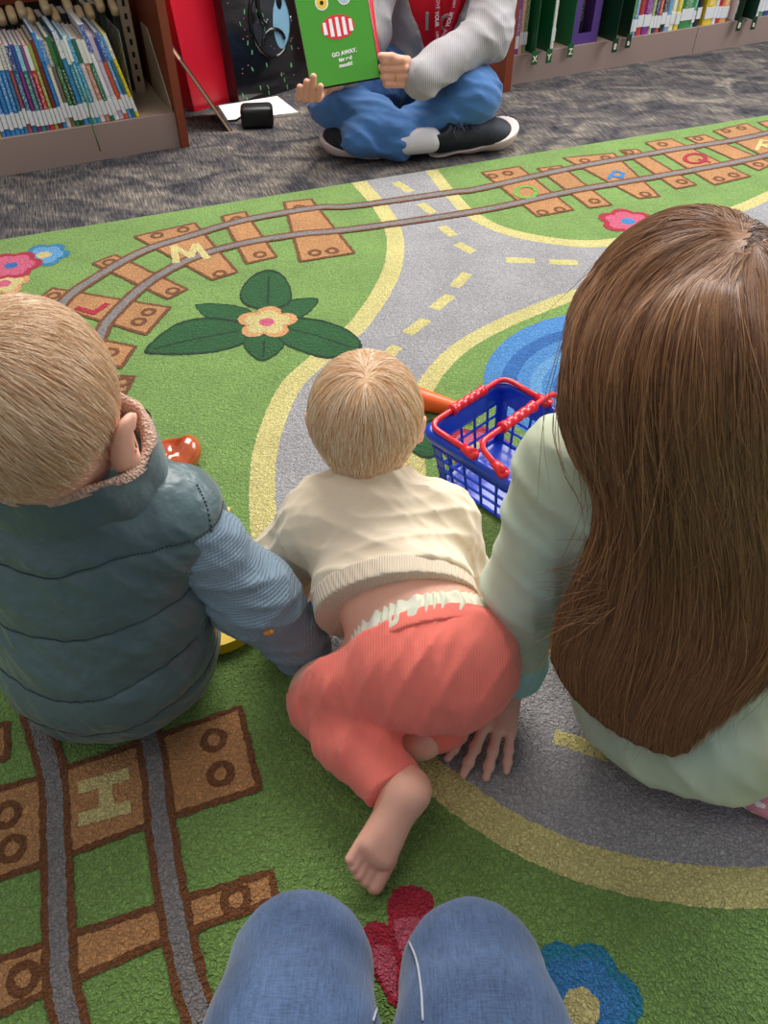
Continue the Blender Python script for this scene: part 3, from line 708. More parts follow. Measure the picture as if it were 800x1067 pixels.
for x, ch, mm, pj, hgt in ((552,'X',0,.03,.30),(566,'Y',0,.034,.30),(592,'Z',0,.012,.30),(634,'8',1,.035,.34),(652,'a',1,.012,.32),(765,'8',1,.02,.32),(778,'a',1,.03,.32)):
    s = sR(x); mt = (M_GD, M_GD2)[mm]; r = empty('shelf_divider', tuple(oR+uR*s+nR*.08+Vector((0,0,KH))))
    tag(r, ('bright' if mm == 0 else 'dark')+' green shelf divider '+({'X':'lettered X beside the cherry panel','Y':'lettered Y next to the X one','Z':'lettered Z left of the purple file'}.get(ch) or {634:'just right of the purple file',652:'before the lime green book',765:'past the peach book',778:'farthest along the long shelf'}[x]), 'divider', 'green lettered dividers')
    part('plate', mt, r, lambda m: ubox(m, oR, uR, nR, s-.0012, s+.0012, -pj, .2, KH-.0005, hgt))
    part('tab', mt, r, lambda m: ubox(m, oR, uR, nR, s-.011, s+.0125, -pj-.002, -pj, KH-.032, KH+.012))
    text_mesh(ch, .026, frameM(oR+uR*(s+.001)+nR*(-pj-.0024)+Vector((0,0,KH-.014)), uR, (0,0,1)), M_CREAM, r, bold=.0006)
# purple magazine file
M_PUR = mat('purple_plastic', '#5a3c84', .4); sa, sb = sR(595), sR(623)
r = empty('magazine_file', tuple(oR+uR*(sa+sb)/2+nR*.1+Vector((0,0,KH)))); tag(r, 'purple plastic magazine file with arched opening between green dividers', 'magazine file')
def mf(m):
    W = sb-sa; outer = [(0, 0), (W, 0), (W, .3), (0, .3)]; inner = [(W*.5+W*.24*math.cos(a), .16+W*.24*math.sin(a)) for a in np.linspace(0, PI, 9)]+[(W*.26, .035), (W*.74, .035)]
    loops = [[Vector((a, b_, 0)) for a, b_ in outer], [Vector((a, b_, 0)) for a, b_ in inner]]; tr = tessellate_polygon(loops); pts = outer+inner
    for d in (.012, .015): m.add([oR+uR*(sa+a)+nR*d+Vector((0, 0, KH-.003+b_)) for a, b_ in pts], tr)
part('front_plate', M_PUR, r, mf)
part('file_box', M_PUR, r, lambda m: (ubox(m, oR, uR, nR, sa, sa+.002, .0155, .2, KH-.003, .30), ubox(m, oR, uR, nR, sb-.002, sb, .0155, .2, KH-.003, .30), ubox(m, oR, uR, nR, sa+.002, sb-.002, .0155, .2, KH-.003, KH)))
book(oR, uR, nR, sa+.03, .05, .05, .22, .12, 0, '#3a3a2c', '#b8b48a', 'dark thick book standing inside the purple magazine file', None, lab=False, z0=KH+.001)

# ================= gift bags and books by the shelf end =================
M_REDB = mat('red_paper', '#d8142c', .35, .5, coat=.2); M_BLKB = mat('black_glossy_paper', '#14161a', .12, .7, coat=.6)
def bag(name, p0, p1, h, depth, m, lean, label, extra=None):
    p0 = Vector(p0); p1 = Vector(p1); u = (p1-p0).normalized(); n = Vector((-u.y, u.x, 0)); W = (p1-p0).length; z = Vector((0,0,1))
    r = empty(name, tuple((p0+p1)/2+n*depth/2+Vector((0,0,ZF)))); tag(r, label, 'gift bag')
    def q(a, d, zz): return p0+u*a+n*(d+lean*zz)+z*(zz+ZF)
    vs = [q(a, d, zz) for zz in (0, h) for a, d in ((0,0),(W,0),(W,depth/2),(W,depth),(0,depth),(0,depth/2))]
    for i in (8, 11): vs[i] = vs[i]+(u*-.018 if i == 8 else u*.018)
    part('bag_body', m, r, lambda mb: mb.add(vs, [(0,5,4,3,2,1)]+[(i, (i+1) % 6, (i+1) % 6+6, i+6) for i in range(6)]))
    def hd(mb):
        for d in (.002, depth-.002): mb.tube([q(W/2+math.cos(a)*.06, d, h-.01+math.sin(a)*.12) for a in np.linspace(PI, 0, 12)], .002, 6)
    part('rope_handle', m, r, hd, True)
    if extra: extra(r, q, u, n, W)
    return r
bag('gift_bag', at(203,117,ZF), at(247,104,ZF), .46, .12, M_REDB, .12, 'glossy plain red paper gift bag between cherry shelf end and black bag')
def blk(r, q, u, n, W):
    M_G = mat('mint_fleck', '#7fdc96', .5); M_PK = mat('pink_fleck', '#d88aa4', .5); M_LB = mat('pale_blue_print', '#8fc3e0', .2, coat=.4); M_GLB = mat('gloss_black_print', '#08090b', .1, coat=.8); M_GR = mat('grey_sheen_print', '#2c3238', .15, coat=.6)
    def fl(m, mode):
        k = 0
        R = np.random.default_rng(5 if mode == 0 else 6)
        for i in range(46 if mode == 0 else 40):
            a = R.uniform(.02, W-.02); zz = R.uniform(.015, .42)
            if mode == 0: m.tube([q(a, -.0007, zz), q(a+R.uniform(-.005, .005), -.0007, zz+.012)], .0016, 5)
            else: m.box(q(a, -.0005, zz), (.003, .002, .003))
    part('mint_fleck_pattern', M_G, r, lambda m: fl(m, 0)); part('pink_fleck_pattern', M_PK, r, lambda m: fl(m, 1))
    def disc(m, ca, cz, ra, rz, a0=0, a1=2*PI, off=-.0012, ring=0, rot=0):
        N_ = 30
        ps = []
        for i in range(N_): 
            b_ = a0+(a1-a0)*i/(N_-1); x_, y_ = math.cos(b_)*ra, math.sin(b_)*rz; ps.append((ca+x_*math.cos(rot)-y_*math.sin(rot), cz+x_*math.sin(rot)+y_*math.cos(rot)))
        if ring: m.tube([q(a, off, z_) for a, z_ in ps], ring, 8)
        else: m.add([q(a, off, z_) for a, z_ in ps], [tuple(range(N_))])
    part('printed_ring', M_GLB, r, lambda m: disc(m, W*.58, .225, .085, .105, ring=.006), True)
    part('printed_oval', M_GR, r, lambda m: disc(m, W*.56, .22, .082, .10))
    part('blue_patch', M_LB, r, lambda m: disc(m, W*.72, .215, .036, .078, off=-.0018, rot=-.15))
    part('printed_swirl', M_GLB, r, lambda m: (disc(m, W*.58, .165, .045, .035, 0, PI, off=-.003, ring=.006), disc(m, W*.72, .27, .012, .02, off=-.0026), disc(m, W*.5, .27, .02, .05, PI*.6, PI*1.7, off=-.003, ring=.007), disc(m, W*.34, .245, .014, .018, off=-.0026)), True)
bag('gift_bag', at(250,110,ZF), at(322,88,ZF), .48, .12, M_BLKB, .10, 'glossy black gift bag with mint and pink flecks beside the red bag', blk)
# flat open booklet under the black case
r = empty('open_booklet', tuple(at(268,118,ZF))); tag(r, 'white paper booklet lying flat on the carpet behind the small black case', 'booklet')
q4 = [at(228,120,ZF), at(300,118.5,ZF), at(311,121.5,ZF), at(290,104.5,ZF), at(232,113,ZF)]
q4 = [at(238,128,ZF), at(311,120,ZF), at(289,103,ZF), at(228,113,ZF)]
part('sheets', mat('white_paper', '#ece6dc', .7), r, lambda m: m.add([Vector((p.x, p.y, z)) for z in (ZF+.0006, ZF+.009) for p in q4], [(3,2,1,0),(4,5,6,7),(0,1,5,4),(1,2,6,5),(2,3,7,6),(3,0,4,7)]))
part('back_cover', M_DARK, r, lambda m: m.add([Vector((p.x, p.y, z)) for z in (ZF+.0001, ZF+.0006) for p in q4], [(3,2,1,0),(4,5,6,7),(0,1,5,4),(1,2,6,5),(2,3,7,6),(3,0,4,7)]))
# small black case
r = empty('speaker', tuple(at(269,137,ZF))); tag(r, 'small black square case with strap lying before the white booklet', 'case')
pc = at(269,131,ZF); part('case_body', mat('black_rubber', '#141414', .4), r, lambda m: m.box(pc+Vector((0,0,.031)), (.102, .07, .062), Matrix.Rotation(.12, 3, 'Z'), 0, bev=.014), True)
r.name = 'black_case'
part('strap', mat('black_strap', '#1c1a18', .7), r, lambda m: m.tube([pc+Vector((-.045, 0, .03)), pc+Vector((-.07, .01, .012)), pc+Vector((-.10, .03, .0045)), pc+Vector((-.07, .05, .0045)), pc+Vector((-.03, .03, .0045))], .0035, 8), True)
# thin book leaning against the red bag
r = empty('board_book', tuple(at(243,136,ZF))); tag(r, 'thin dark board book leaning upright against the red gift bag', 'book')
a_ = at(243,137,ZF); b_ = atY(189,60,a_.y+.03); dd = (b_-a_); vr = (a_-Vector((0,0,CAM_H))).normalized(); w2 = vr-dd*(vr.z/dd.z); w2 = w2.normalized()*.17; nn = dd.cross(w2).normalized()*.013
def bb(m, t0, t1, ins):
    e = dd.normalized()*ins; f_ = w2.normalized()*ins; c4 = [a_+e+f_, b_-e+f_, b_-e+w2-f_, a_+e+w2-f_]; m.add([p+nn*t0 for p in c4]+[p+nn*t1 for p in c4], [(3,2,1,0),(4,5,6,7),(0,1,5,4),(1,2,6,5),(2,3,7,6),(3,0,4,7)])
part('cover', bmat_('#27324e'), r, lambda m: (bb(m, 0, .25, 0), bb(m, .75, 1, 0))); part('pages', mat('tan_board', '#c79a62', .7), r, lambda m: bb(m, .25, .75, .001))
# ================= people =================
def surf(o, x, y):
    """point and normal where a sight line through the photo meets a built surface"""
    bpy.context.view_layer.update()
    M = o.matrix_world.inverted(); og = Vector((0, 0, CAM_H)); d = (atd(x, y, 1)-og).normalized()
    ok, p, n, i = o.ray_cast(M @ og, M.to_3x3() @ d)
    return (o.matrix_world @ p, (o.matrix_world.to_3x3() @ n).normalized()) if ok else (None, None)
ID = np.eye(3)
def person(name, sdfs, m, label, group=None):
    o = sdf_obj(name, sdfs, m, None, 2); tag(o, label, 'person', group); return o
def scalp_points(c, r, R, n, test):
    out = []
    while len(out) < n:
        q = rng.normal(size=3); q /= np.linalg.norm(q)
        if test(q): out.append(q)
    return np.array(out)

# ---------- boy in the padded vest ----------
HB = V3(-.312, .550, .436); RB = (.070, .088, .087); RRB = rotm(-.12, 0, .12)
S = SDF((-.62, .40, .0), (-.02, .98, .56), .0045)
g = head_sdf(S, HB, RB, RRB, ear=1.1, ear_at=(-.16,-.46), ear_x=1.08)
S.cone(HB+V3(0, 0, -.05), V3(-.312, .565, .33), .045, .048, k=.03)
S.chain([V3(-.318,.545,.10), V3(-.315,.57,.28)], [.085, .07])
S.chain([V3(-.235,.56,.285), V3(-.152,.547,.17), V3(-.093,.552,.055)], [.035,.03,.02]); S.chain([V3(-.43,.56,.295), V3(-.49,.60,.17), V3(-.44,.70,.09)], [.035,.03,.02])
for sx, kx in ((-1, -.46), (1, -.33)): S.chain([V3(-.318+sx*.04,.57,.07), V3(kx,.73,.075), V3(-.39+sx*.03,.82,.045)], [.05,.042,.03])
Sh = SDF((-.17,.50,.0), (.02,.72,.12), .002); hand(Sh, V3(-.093,.552,.052), V3(.12,.9,-.28), V3(0,.2,1), 1, .105)
Sh2 = SDF((-.52,.62,.0), (-.32,.86,.16), .0025); hand(Sh2, V3(-.44,.70,.09), V3(.4,.8,-.4), V3(0,.3,1), -1, .105)
boy = person('person', [S, Sh, Sh2], M_SKIN, 'child with short blond hair in a quilted teal vest sitting on the rug')
eyes(g, RB, boy, RRB)
M_VEST = mat('teal_quilted_nylon', '#506567', .38, .5, sheen=.2, var=.10, vscale=5, bump=[('noise', 22, .6, .009), ('noise', 70, .4, .003)])
S = SDF((-.50,.39,-.005), (-.13,.72,.40), .003)
CX = -.318
S.ell((CX-.004,.535,.105), (.125,.118,.12), k=.03); S.ell((CX+.002,.548,.2), (.128,.10,.11), k=.03); S.ell((CX+.006,.562,.275), (.134,.086,.07), k=.03)
S.cone((-.216,.556,.286), (-.410,.556,.286), .050, .050, k=.03); S.cone((CX+.004,.565,.30), (CX+.006,.565,.325), .088, .080, k=.02)
seams = [-.02, .022, .082, .140, .212, .286, .36]
def quilt(X, Y, Z):
    z = Z+.012*np.sin(X*9+.5)+.1*(X-CX)*.35+.004*np.sin(X*35)+0*Y
    u = np.interp(z, seams, np.arange(len(seams))); f = u-np.floor(u)
    return -.0055*np.clip(np.sin(PI*f), 0, 1)**.35+.003
S.disp(quilt); S.disp(ridges(3, .006, .06, (.5,.1,1), 4)); S.disp(ridges(4, .0055, .028, (1,.1,.35), 5, spread=.35, sharp=2.2))
S.cut((0, 0, .004), (0, 0, -1))
vest = sdf_obj('quilted_vest', S, M_VEST, boy, 1)
# stitching along the quilting
M_ST = mat('dark_teal_thread', '#2c3c44', .7)
def stitch(o, path, m, parent, r=.0009, nm='stitching', dash=2):
    mb = MB(); pts = []
    for x, y in smooth_path([(a, b, 0) for a, b in path], 14) and [(p[0], p[1]) for p in smooth_path([(a, b, 0) for a, b in path], 14)]:
        p, n = surf(o, x, y)
        if p is not None: pts.append(p+n*r*.4)
    i = 0
    while i+dash < len(pts):
        if (pts[i+dash]-pts[i]).length < .05: mb.tube(pts[i:i+dash], r, 5)
        i += dash
    return mb.build(nm, m, parent, True)
def seam_ring(o, zf, m, parent, nm='stitching', r=.0009):
    bpy.context.view_layer.update(); pts = []
    for a in np.arange(math.radians(200), math.radians(368), .012):
        dx, dy = math.cos(a), math.sin(a); x = CX+dx*.3; z = zf(CX+dx*.11); ok, p, n, i = o.ray_cast(Vector((x, .55+dy*.3, z)), Vector((-dx, -dy, 0)))
        if ok: pts.append(p+n*r*.3)
    mb = MB()
    for i in range(0, len(pts)-1, 2):
        if (pts[i+1]-pts[i]).length < .02: mb.tube(pts[i:i+2], r, 5)
    return mb.build(nm, m, parent, True)
for sz in seams[1:-1]: seam_ring(vest, lambda x, sz=sz: sz-.012*math.sin(x*9+.5)-.035*(x-CX)-.004*math.sin(x*35), M_ST, vest)
stitch(vest, [(205,505),(216,530),(222,570),(223,610),(222,650)], M_ST, vest)
# collar
def collar(mb, r0, r1, inner, zt=0):
    n = 72; rows = []
    prof = [(r0*.97, .322), (r0, .336), (r0*.985, .352), (r1, .373+zt)] if not inner else [(r1+.0012, .3700+zt), (r1, .3755+zt), (r1-.006, .3775+zt), (r1-.012, .373+zt), (r1-.017, .345), (r1-.016, .325)]
    vs = []
    for i in range(n):
        a = 2*PI*i/n; fr = max(0, math.sin(a)+.35)
        for j, (r, z) in enumerate(prof):
            lift = fr*.013*((z-.318)/.055); w = 1+.012*math.sin(9*a+j)+.01*math.sin(17*a+2*j)
            vs.append((-.312+math.cos(a)*r*w*1.0, .562+math.sin(a)*r*w*(.80 if a > PI else .9), z+lift+.003*math.sin(5*a)))
    K = len(prof); mb.add(vs, [(i*K+j, ((i+1) % n)*K+j, ((i+1) % n)*K+j+1, i*K+j+1) for i in range(n) for j in range(K-1)])
mb = MB(); collar(mb, .098, .092, False); co_ = mb.build('collar', M_VEST, boy, True); sd = co_.modifiers.new('s', 'SUBSURF'); sd.levels = sd.render_levels = 2
mb = MB(); collar(mb, .098, .092, True); cl_ = mb.build('fleece_lining', mat('sherpa_fleece', '#c9a793', .95, .1, var=.2, vscale=220, bump=[('vor', 330, .9, .003)]), boy, True); sd = cl_.modifiers.new('s', 'SUBSURF'); sd.levels = sd.render_levels = 2
# waffle shirt
M_WAF = mat('blue_waffle_knit', '#8397a6', .85, .2, sheen=.15, var=.08, vscale=12, bump=[('X', 95, .5, .0012), ('Z', 95, .5, .0012), ('noise', 18, .3, .004)])
S = SDF((-.58,.45,.02), (-.03,.78,.37), .0035)
S.chain([V3(-.208,.552,.278), V3(-.147,.547,.17), V3(-.100,.552,.062)], [.045,.0445,.036], k=.03); S.chain([V3(-.415,.555,.29), V3(-.49,.60,.17), V3(-.445,.69,.10)], [.052,.045,.034], k=.03)
S.chain([V3(-.32,.55,.12), V3(-.315,.56,.28)], [.09,.08]); S.disp(ridges(11, .008, .035, (.35,.1,1), 4)); S.disp(ridges(12, .003, .018, (.2,.1,1), 4))
shirt = sdf_obj('waffle_shirt', S, M_WAF, boy, 1)
S = SDF((-.56,.44,-.008), (-.08,.98,.16), .005)
S.ell((CX,.56,.07), (.11,.10,.075), k=.03)
for sx in (-1, 1): S.chain([V3(-.318+sx*.04,.58,.07), V3(-.33 if sx > 0 else -.46,.73,.075), V3(-.39+sx*.03,.81,.05)], [.06,.05,.04], k=.03)
S.cut((0,0,.003), (0,0,-1)); sdf_obj('trousers', S, mat('navy_cotton', '#2c3444', .8), boy, 1)
for sx in (-1, 1):
    S = SDF((-.39+sx*.035-.07,.76,0), (-.39+sx*.035+.07,.94,.12), .004); S.cone((-.39+sx*.035,.82,.035), (-.39+sx*.04,.88,.03), .032, .028, k=.02); sdf_obj('sock', S, mat('grey_sock', '#8a8c90', .9), boy)
# hair
def cap_test(cut_n, cut_p):
    cn = unit(cut_n); return lambda q, r: (q*np.array(r)-np.array(cut_p))@cn < 0
M_HB = mat('blond_scalp', '#e8bf9c', .6, .3, col2='#d9a274', vscale=20, bump=[('noise', 200, .3, .001)])
def hair_cap(c, r, R, off, n, p, m, parent, h=.003, soft=.004):
    S = SDF(np.array(c)-max(r)*1.35, np.array(c)+max(r)*1.35, h); S.ell(c, np.array(r)+off, R, k=.001)
    nn = np.array(R)@unit(n); pp = np.array(c)+np.array(R)@np.array(p); S.cut(pp, nn); return sdf_obj('hair', S, m, parent, 1)
nB = (0, .52, -.85); pB = V3(0, -.085, -.050)
capB = hair_cap(HB, RB, RRB, .0022, nB, pB, M_HB, boy)
t_ = cap_test(nB, pB); rr = np.array(RB)+.002
Q = scalp_points(HB, RB, RRB, 15000, lambda q: t_(q, RB) or (rng.random() < .25 and (q*RB-pB)@unit(nB) < .012 and q[1] < .2))
wh = unit((-.62, -.42, .66)); C = []
for q in Q:
    d = q-wh; d = d-q*(d@q); d = unit(d+1e-4)*.8+(lambda v: v-q*(v@q))(V3(.25, -.1, -.8))*.6; d = d-q*(d@q); d = unit(d+rng.normal(size=3)*.16)
    dn = (q*RB-pB)@unit(nB); L_ = (.040 if q[2] > .1 else .026)*np.clip(-dn/.05+.25, .25, 1)*rng.uniform(.7, 1.1); k = 6
    up = rng.uniform(.05, .22); pts = []
    for j in range(k):
        f = j/(k-1); v = q*1.0+d*(L_*f/.08); v = v/np.linalg.norm(v); e = v*(rr+.001+L_*up*f*(1-.4*f)); pts.append(HB+RRB@e)
    C.append(np.array(pts))
strands('hair_strands', C, .00024, hair_mat('blond_strands', '#c08a52', '#ffe8c6', .26, .8), capB)

# ---------- crawling baby ----------
HY = V3(-.0215, .712, .300); RY = (.0615, .070, .067); RRY = rotm(-.05, 0, -.05)
S = SDF((-.20,.33,-.002), (.20,.82,.40), .0035)
g = head_sdf(S, HY, RY, RRY, ear=.85)
S.cone(HY+V3(0,-.01,-.04), V3(-.014,.665,.215), .036, .04, k=.02)
S.ell((-.012,.655,.165), (.078,.066,.06), k=.03); S.ell((.012,.58,.155), (.078,.07,.068), k=.03); S.ell((.035,.525,.15), (.076,.06,.071), k=.03); S.ell((.05,.49,.14), (.07,.065,.065), k=.03)
S.chain([V3(-.085,.65,.185), V3(-.130,.66,.10), V3(-.112,.668,.04)], [.03,.026,.02], k=.02); S.chain([V3(.075,.645,.18), V3(.094,.63,.10), V3(.105,.68,.035)], [.03,.026,.02], k=.02)
S.chain([V3(.01,.49,.125), V3(-.070,.485,.06), V3(.015,.372,.068)], [.045,.038,.022], k=.02); S.chain([V3(.09,.49,.12), V3(.10,.57,.05), V3(.05,.447,.045)], [.045,.036,.022], k=.02)
F1 = SDF((-.075,.26,-.002), (.08,.43,.13), .0016)
F1.chain([V3(.004,.392,.066), V3(.020,.366,.073)], [.026,.024], k=.01)
foot(F1, V3(.033,.370,.083), V3(-.060,-.082,-.060), V3(.42,-.45,.78), .122, side=1)
F2 = SDF((-.07,.37,-.002), (.10,.50,.10), .0018); F2.chain([V3(.052,.45,.045), V3(.046,.438,.045)], [.024,.023], k=.01)
foot(F2, V3(.050,.436,.042), V3(-.95,.22,-.12), V3(.1,-.72,.68), .105, side=-1)
H1 = SDF((-.18,.62,-.002), (-.05,.80,.08), .002); hand(H1, V3(-.112,.668,.040), V3(.1,.9,-.25), V3(0,.2,1), 1, .08, fr=.055)
H2 = SDF((.04,.64,-.002), (.18,.80,.08), .002); hand(H2, V3(.105,.68,.035), V3(0,.9,-.25), V3(0,.2,1), -1, .08, fr=.055)
baby = person('person', [S, F1, F2, H1, H2], M_SKIN_BABY, 'crawling baby in cream sweatshirt and coral leggings with bare feet')
eyes(g, RY, baby, RRY)
M_SWT = mat('cream_cotton_fleece', '#ecd9bd', .9, .15, sheen=.3, var=.04, vscale=14, bump=[('noise', 30, .25, .003), ('noise', 600, .25, .0006)])
def hemcut(S, off): return S.cut((.016, .521+off, .24), (.10, -.97, -.20))
S = SDF((-.21,.46,.0), (.20,.76,.29), .0027)
S.ell((-.012,.655,.165), (.090,.076,.070), k=.03); S.ell((.008,.58,.158), (.093,.08,.082), k=.03); S.ell((.020,.525,.146), (.093,.06,.088), k=.03)
S.cone((-.07,.65,.195), (.055,.645,.195), .045, .045, k=.03); S.cone((-.014,.665,.20), (-.016,.682,.228), .056, .047, k=.02)
S.chain([V3(-.080,.648,.185), V3(-.124,.652,.112), V3(-.116,.664,.055)], [.046,.042,.031], k=.022); S.chain([V3(.068,.643,.18), V3(.092,.63,.10), V3(.105,.67,.048)], [.045,.040,.031], k=.022)
S.disp(ridges(21, .010, .045, (.35,1,.2), 4)); S.disp(ridges(27, .004, .022, (.5,1,0), 4))
S.ell((-.014,.705,.25), (.045,.045,.05), k=.006, op='sub')
hemcut(S, .020); swt = sdf_obj('sweatshirt', S, M_SWT, baby, 1)
M_RIB = mat('cream_waffle_rib', '#e2cfb6', .9, .15, sheen=.2, bump=[('X', 120, .6, .0014), ('Z', 60, .4, .0012)])
S = SDF((-.14,.46,.0), (.17,.60,.28), .0025); S.ell((.008,.58,.158), (.095,.082,.084), k=.03); S.ell((.020,.525,.146), (.094,.058,.089), k=.03); S.ell((.03,.50,.14), (.085,.04,.082), k=.03); S.disp(folds(23, .002, 60, 4))
hemcut(S, 0); S.cut((.016, .521+.026, .24), (-.10, .97, .20)); sdf_obj('ribbed_hem', S, M_RIB, baby, 1)
S = SDF((-.17,.60,.0), (.15,.72,.09), .0025)
for p, q in ((V3(-.118,.660,.064), V3(-.113,.668,.044)), (V3(.102,.664,.056), V3(.107,.68,.038))): S.cone(p, q, .030, .027, k=.001)
sdf_obj('sleeve_cuffs', S, M_RIB, baby)
# diaper with ruffled edge
M_DIA = mat('pale_mint_diaper', '#d5d8bd', .85, .2, sheen=.2, col2='#e6e0cf', vscale=25, bump=[('noise', 120, .4, .002)])
S = SDF((-.08,.42,.03), (.16,.56,.26), .002); S.ell((.05,.492,.142), (.0865,.082,.0815), k=.02)
S.disp(lambda X, Y, Z: -.0022*np.sin(np.arctan2(X-.05, Z-.14)*44+np.sin(Y*160)*.9+2.4*np.sin(np.arctan2(X-.05, Z-.14)*11))*np.clip((Y-.478)*60, 0, 1))
S.cut((.05,.512,.21), (-.20,.98,.16)); S.cut((.05,.478,.21), (.16,-.97,-.10)); sdf_obj('diaper', S, M_DIA, baby, 1)
# leggings
M_LEG = mat('coral_rib_knit', '#fb7f70', .85, .2, sheen=.25, var=.05, vscale=20, bump=[('X', 110, .35, .0010), ('noise', 25, .3, .003)])
S = SDF((-.15,.31,-.002), (.17,.66,.26), .0027)
S.ell((.052,.492,.140), (.088,.086,.083), k=.02); S.ell((.085,.478,.130), (.058,.064,.068), k=.03); S.ell((.02,.475,.130), (.055,.06,.062), k=.03)
S.chain([V3(.01,.485,.13), V3(-.034,.482,.100), V3(-.064,.478,.066)], [.062,.056,.048], k=.022); S.chain([V3(-.064,.478,.066), V3(-.032,.425,.066), V3(.010,.370,.068)], [.046,.042,.034], k=.014)
S.chain([V3(.09,.49,.12), V3(.10,.57,.05)], [.055,.045], k=.02); S.chain([V3(.10,.57,.05), V3(.062,.455,.045)], [.043,.034], k=.01)
S.disp(ridges(31, .007, .04, (.75,-.6,.5), 4)); S.disp(ridges(32, .003, .018, (.8,-.8,.3), 4))
S.cut((.05,.491,.21), (-.16,.97,.10)); S.cut((.013,.372,.068), (.42,-.86,0.02)) if False else None
# leg openings
X, Y, Z = S.grid()
dd_ = (X-.012)*.50+(Y-.368)*(-.86)+(Z-.068)*.02; near = np.sqrt((X-.012)**2+(Y-.372)**2+(Z-.068)**2) < .075
S.D = np.where(near, np.maximum(S.D, dd_), S.D).astype(np.float32)
S.cut((0,0,.002), (0,0,-1))
leg = sdf_obj('leggings', S, M_LEG, baby, 1)
S = SDF((-.06,.46,.03), (.18,.53,.26), .0022); S.ell((.052,.492,.140), (.0885,.0868,.0842), k=.02); S.cut((.05,.494,.21), (-.16,.97,.10)); S.cut((.05,.474,.21), (.16,-.97,-.10)); S.disp(folds(33, .0015, 80, 4)); sdf_obj('waistband', S, M_LEG, leg, 1)
# hair
M_HY = mat('fair_scalp', '#ddb283', .6, .3, col2='#e6c29a', vscale=20)
nY = (0, .62, -.78); pY = V3(0, -.067, -.045); capY = hair_cap(HY, RY, RRY, .003, nY, pY, M_HY, baby, .0025)
tY = cap_test(nY, pY); Q = scalp_points(HY, RY, RRY, 8000, lambda q: tY(q, RY)); wh = unit((.06, -.42, .9)); C = []
for q in Q:
    d0 = q-wh; d0 = d0-q*(d0@q); L_ = rng.uniform(.030, .058); k = 9; v = q.copy(); pts = []; lift = rng.uniform(.0, .0035); pert = rng.normal(size=3)*.10
    if q[1] > .3: L_ *= .6
    for j in range(k):
        pts.append(HY+RRY@(v*(np.array(RY)+.003+lift*math.sin(PI*j/(k-1)*.8)))); 
        d = unit(v-wh+1e-4)*.5+V3(0, -.15, -1)*.7+pert; d = d-v*(d@v); v = v+unit(d)*L_/(k-1)/.067; v = v/np.linalg.norm(v)
        if v[2] < -.55 and v[1] < 0: v[2] = max(v[2], -.86)
    C.append(np.array(pts))
for i in range(900):   # longer wisps hanging over the nape
    a = rng.uniform(-1.15, 1.15)*1.0; q = V3(math.sin(a)*.92, -math.cos(a)*.92, -.30); pts = []; s_ = rng.uniform(.022, .034)*(1-.25*abs(a))
    for j in range(7): f = j/6; pts.append(HY+RRY@(V3(q[0]*RY[0]*(1.06-.10*f)+.002*math.sin(i+f*3), q[1]*RY[1]*(1.06-.16*f*f), q[2]*RY[2]-s_*f*1.15)))
    C.append(np.array(pts))
strands('hair_strands', C, .00030, hair_mat('fair_strands', '#d8a265', '#fdeacb', .28, .7), capY)

# ---------- girl with long brown hair ----------
HG = V3(.238, .530, .514); RG = (.075, .089, .088); RRG = rotm(-.05, -.05, -.1)
S = SDF((.06,.34,-.002), (.62,.95,.64), .0045)
g = head_sdf(S, HG, RG, RRG); S.cone(HG+V3(0,-.01,-.05), V3(.262,.55,.40), .042, .045, k=.03)
S.chain([V3(.365,.50,.10), V3(.325,.515,.2), V3(.275,.55,.33)], [.09,.085,.08], k=.03)
S.chain([V3(.172,.553,.362), V3(.150,.525,.22), V3(.154,.515,.075)], [.036,.027,.019], k=.02); S.chain([V3(.39,.55,.38), V3(.47,.56,.24), V3(.46,.68,.14)], [.036,.027,.02], k=.02)
S.chain([V3(.32,.52,.08), V3(.26,.78,.10), V3(.40,.86,.06)], [.06,.05,.035], k=.03); S.chain([V3(.42,.50,.07), V3(.53,.74,.08), V3(.36,.80,.04)], [.06,.05,.035], k=.03)
HH = SDF((.04,.38,-.002), (.22,.57,.11), .0015); HH.cone((.154,.52,.08), (.150,.512,.060), .019, .018, k=.005)
hand(HH, V3(.150,.512,.056), V3(-.36,-.84,-.33), V3(-.05,-.35,.94), -1, .128, curl=(.10,.12,.12,.10), spread=.26, thumb_curl=.2, fr=.052)
H3 = SDF((.38,.62,.04), (.56,.82,.22), .0025); hand(H3, V3(.46,.68,.14), V3(-.3,.85,-.4), V3(0,.4,.9), -1, .128)
girl = person('person', [S, HH, H3], M_SKIN_GIRL, 'child with very long brown hair in a pale mint top leaning on one hand'); eyes(g, RG, girl, RRG)
M_MINT = mat('pale_mint_jersey', '#cbc8a2', .85, .2, sheen=.2, col2='#b4cbbe', vscale=3.5, bump=[('noise', 16, .3, .006), ('noise', 500, .2, .0005)])
S = SDF((.08,.33,-.002), (.62,.75,.47), .0038)
S.ell((.372,.472,.080), (.160,.118,.095), k=.03); S.ell((.330,.50,.19), (.142,.10,.11), k=.03); S.ell((.275,.545,.32), (.118,.088,.09), k=.03)
S.cone((.182,.552,.362), (.375,.55,.368), .048, .050, k=.03); S.cone((.262,.55,.40), (.255,.55,.43), .06, .048, k=.02)
S.chain([V3(.172,.550,.360), V3(.152,.525,.22), V3(.158,.512,.085)], [.048,.042,.033], k=.02); S.chain([V3(.38,.55,.375), V3(.47,.56,.24), V3(.46,.67,.15)], [.052,.043,.034], k=.02)
S.disp(ridges(41, .011, .055, (1,.2,.25), 4)); S.disp(ridges(42, .004, .025, (.8,.1,.5), 4))
S.cut((0,0,.014), (.0,.1,-1)); top = sdf_obj('long_sleeve_top', S, M_MINT, girl, 1)
